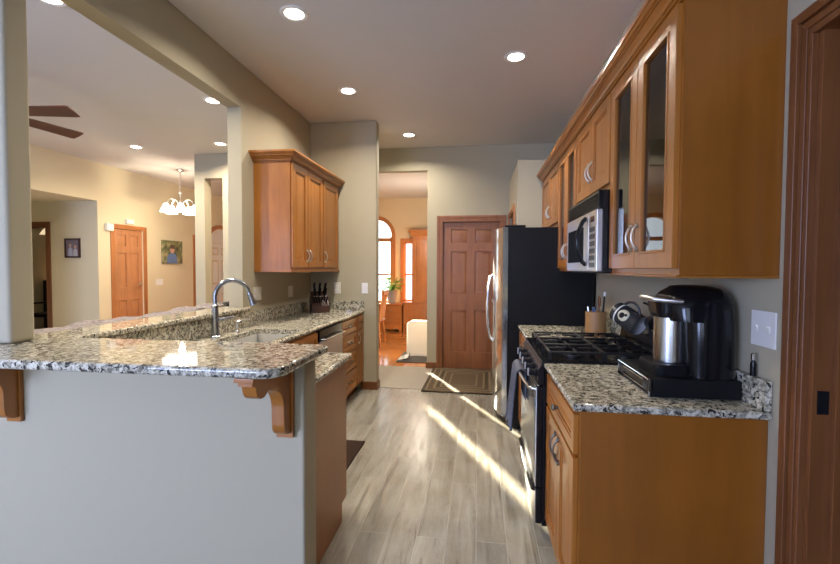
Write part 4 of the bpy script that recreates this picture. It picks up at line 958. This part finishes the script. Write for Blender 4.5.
obj('crown', MB().sweep([(-1.425, 9.58), (-1.425, 9.24), (-.60, 9.24), (-.60, 9.58)], [(0, 2.08), (.02, 2.10), (.05, 2.17), (.075, 2.18), (.075, 2.21), (0, 2.21)]), FURNX, t)
F9b = T_negY(9.24)
for a, b in ((-1.405, -1.03), (-1.01, -.62)):
    q = obj('door', raised(MB(F9b), a, b, .72, 2.05), FURN, t); knob(F9b, b-.03 if a < -1.2 else a+.03, 1.25, BRZ, q)
F9c = T_negY(9.18)
for a, b in ((-1.58, -1.06), (-1.04, -.52)):
    q = obj('door', raised(MB(F9c), a, b, .06, .58), FURN, t); knob(F9c, b-.03 if a < -1.2 else a+.03, .40, BRZ, q)
t = thing('potted_plant', 'leafy green plant in a grey pot on the low chest', 'plant', (-1.885, 9.36, .612))
POT = mat('pot grey', (.30, .30, .31), .5); LEAF = mat('leaf green', (.13, .30, .05), .5); SOIL = mat('soil', (.03, .02, .012), .9)
obj('pot', MB().lathe([(.085, .6125), (.09, .62), (.118, .86), (.124, .87), (.124, .90), (.112, .90), (.105, .865)], (-1.885, 9.36, 0)), POT, t)
obj('soil', MB().lathe([(.104, .85), (.104, .868)], (-1.885, 9.36, 0)), SOIL, t)
lf = MB(); st = MB()
for k in range(64):
    a = random.uniform(0, 2*PI); r = random.uniform(.08, .30); h = random.uniform(.93, 1.16) - r*.12
    p0 = Vector((-1.885, 9.36, .87)); p2 = Vector((-1.885 + r*math.cos(a), 9.33 + .55*r*math.sin(a), h))
    p1 = (p0+p2)/2 + Vector((0, 0, .07)); st.tube([tuple(p0), tuple(p1), tuple(p2)], .003, 5)
    d = (p2-p1).normalized(); s = d.cross(Vector((0, 0, 1))).normalized(); L = random.uniform(.07, .12); W = L*.33
    b = bmesh.new(); pr = [(0, 0, 0), (.3, .8, .1), (.6, 1, .12), (1, 0, -.15), (.6, -1, .12), (.3, -.8, .1)]
    b.faces.new([b.verts.new(p2 + d*(L*x) + s*(W*y) + Vector((0, 0, L*z))) for x, y, z in pr]); lf._add(b)
obj('leaves', lf, LEAF, t, solid=.001); obj('stems', st, LEAF, t)
# dining chair at the left edge of the opening
t = thing('dining_chair', 'orange oak spindle chair at the left edge of the dining opening', 'chair', (-1.88, 7.6, 0))
obj('seat', MB().box(-2.12, -1.70, 7.42, 7.84, .43, .465, .015, 3), FURN, t)
obj('seat_cushion', MB().box(-2.08, -1.74, 7.45, 7.81, .4655, .505, .016, 3), mat('white cushion', (.8, .78, .74), .9), t)
for x, y, ex in ((-2.08, 7.46, -.05), (-1.75, 7.46, .05), (-2.08, 7.80, -.05), (-1.75, 7.80, .05)):
    obj('leg', MB().tube([(x, y, .435), (x+ex*.5, y+(.02 if y > 7.6 else -.02), .22), (x+ex, y+(.05 if y > 7.6 else -.05), 0.004)], [.018, .021, .014], 10), FURN, t)
obj('stretcher', MB().tube([(-2.10, 7.63, .2), (-1.73, 7.63, .2)], .012, 8), FURN, t)
for k in range(5):
    y = 7.46 + k*.085; obj('spindle', MB().tube([(-1.735, y, .46), (-1.70, y, .7), (-1.665, y, .92)], [.011, .013, .009] if 0 < k < 4 else .017, 8), FURN, t)
obj('crest_rail', MB().box(-1.685, -1.64, 7.43, 7.83, .90, .99, .012, 3), FURN, t)
# white bin on a mat by the opening
tag(recentre(obj('floor_mat', MB().box(-1.20, -.45, 6.24, 7.0, .0005, .012, .004), mat('grey mat', (.075, .075, .08), .8)), (-.9, 6.5, 0)), 'dark grey mat under the white plastic bin', 'mat')
t = thing('plastic_bin', 'white plastic bin with rounded top just inside the dining opening', 'bin', (-.83, 6.55, .012))
WB2 = mat('bin white', (.80, .79, .75), .4)
P = [(-1.10, .02), (-1.10, .48)] + [(-1.03-.07*math.cos(a), .48+.07*math.sin(a)) for a in [k*PI/12 for k in range(1, 7)]] + [(-.62, .55), (-.58, .52), (-.58, .02)]
obj('shell', MB().prism(P, 'y', 6.68, 6.94, .015, 3), WB2, t)
obj('rim', MB().tube([(-1.102, 6.676, .03), (-1.102, 6.676, .48)] + [(-1.03-.072*math.cos(a), 6.676, .48+.072*math.sin(a)) for a in [k*PI/12 for k in range(1, 7)]] + [(-.62, 6.676, .552)], .008, 8), WB2, t)
obj('base_skirt', MB().box(-1.06, -.59, 6.672, 6.69, .0125, .06, .003), WB2, t)
t = MB()
def heap(u, v):
    x = -1.19 + .16*u; y = 6.34 + .24*v; h = .013 + .11*max(0, u-.1)*(1-abs(v-.5)*1.3) + .012*math.sin(u*14+v*9)*math.sin(v*11)
    return (x, y, max(.0135, h))
o = obj('white_cloth', t.grid(heap, 16, 16), cloth('white cloth', (.82, .82, .82), (.6, .6, .62)), angle=180, solid=.004); tag(recentre(o, (-1.1, 6.35, .013)), 'crumpled white cloth lying on the mat against the bin', 'cloth')
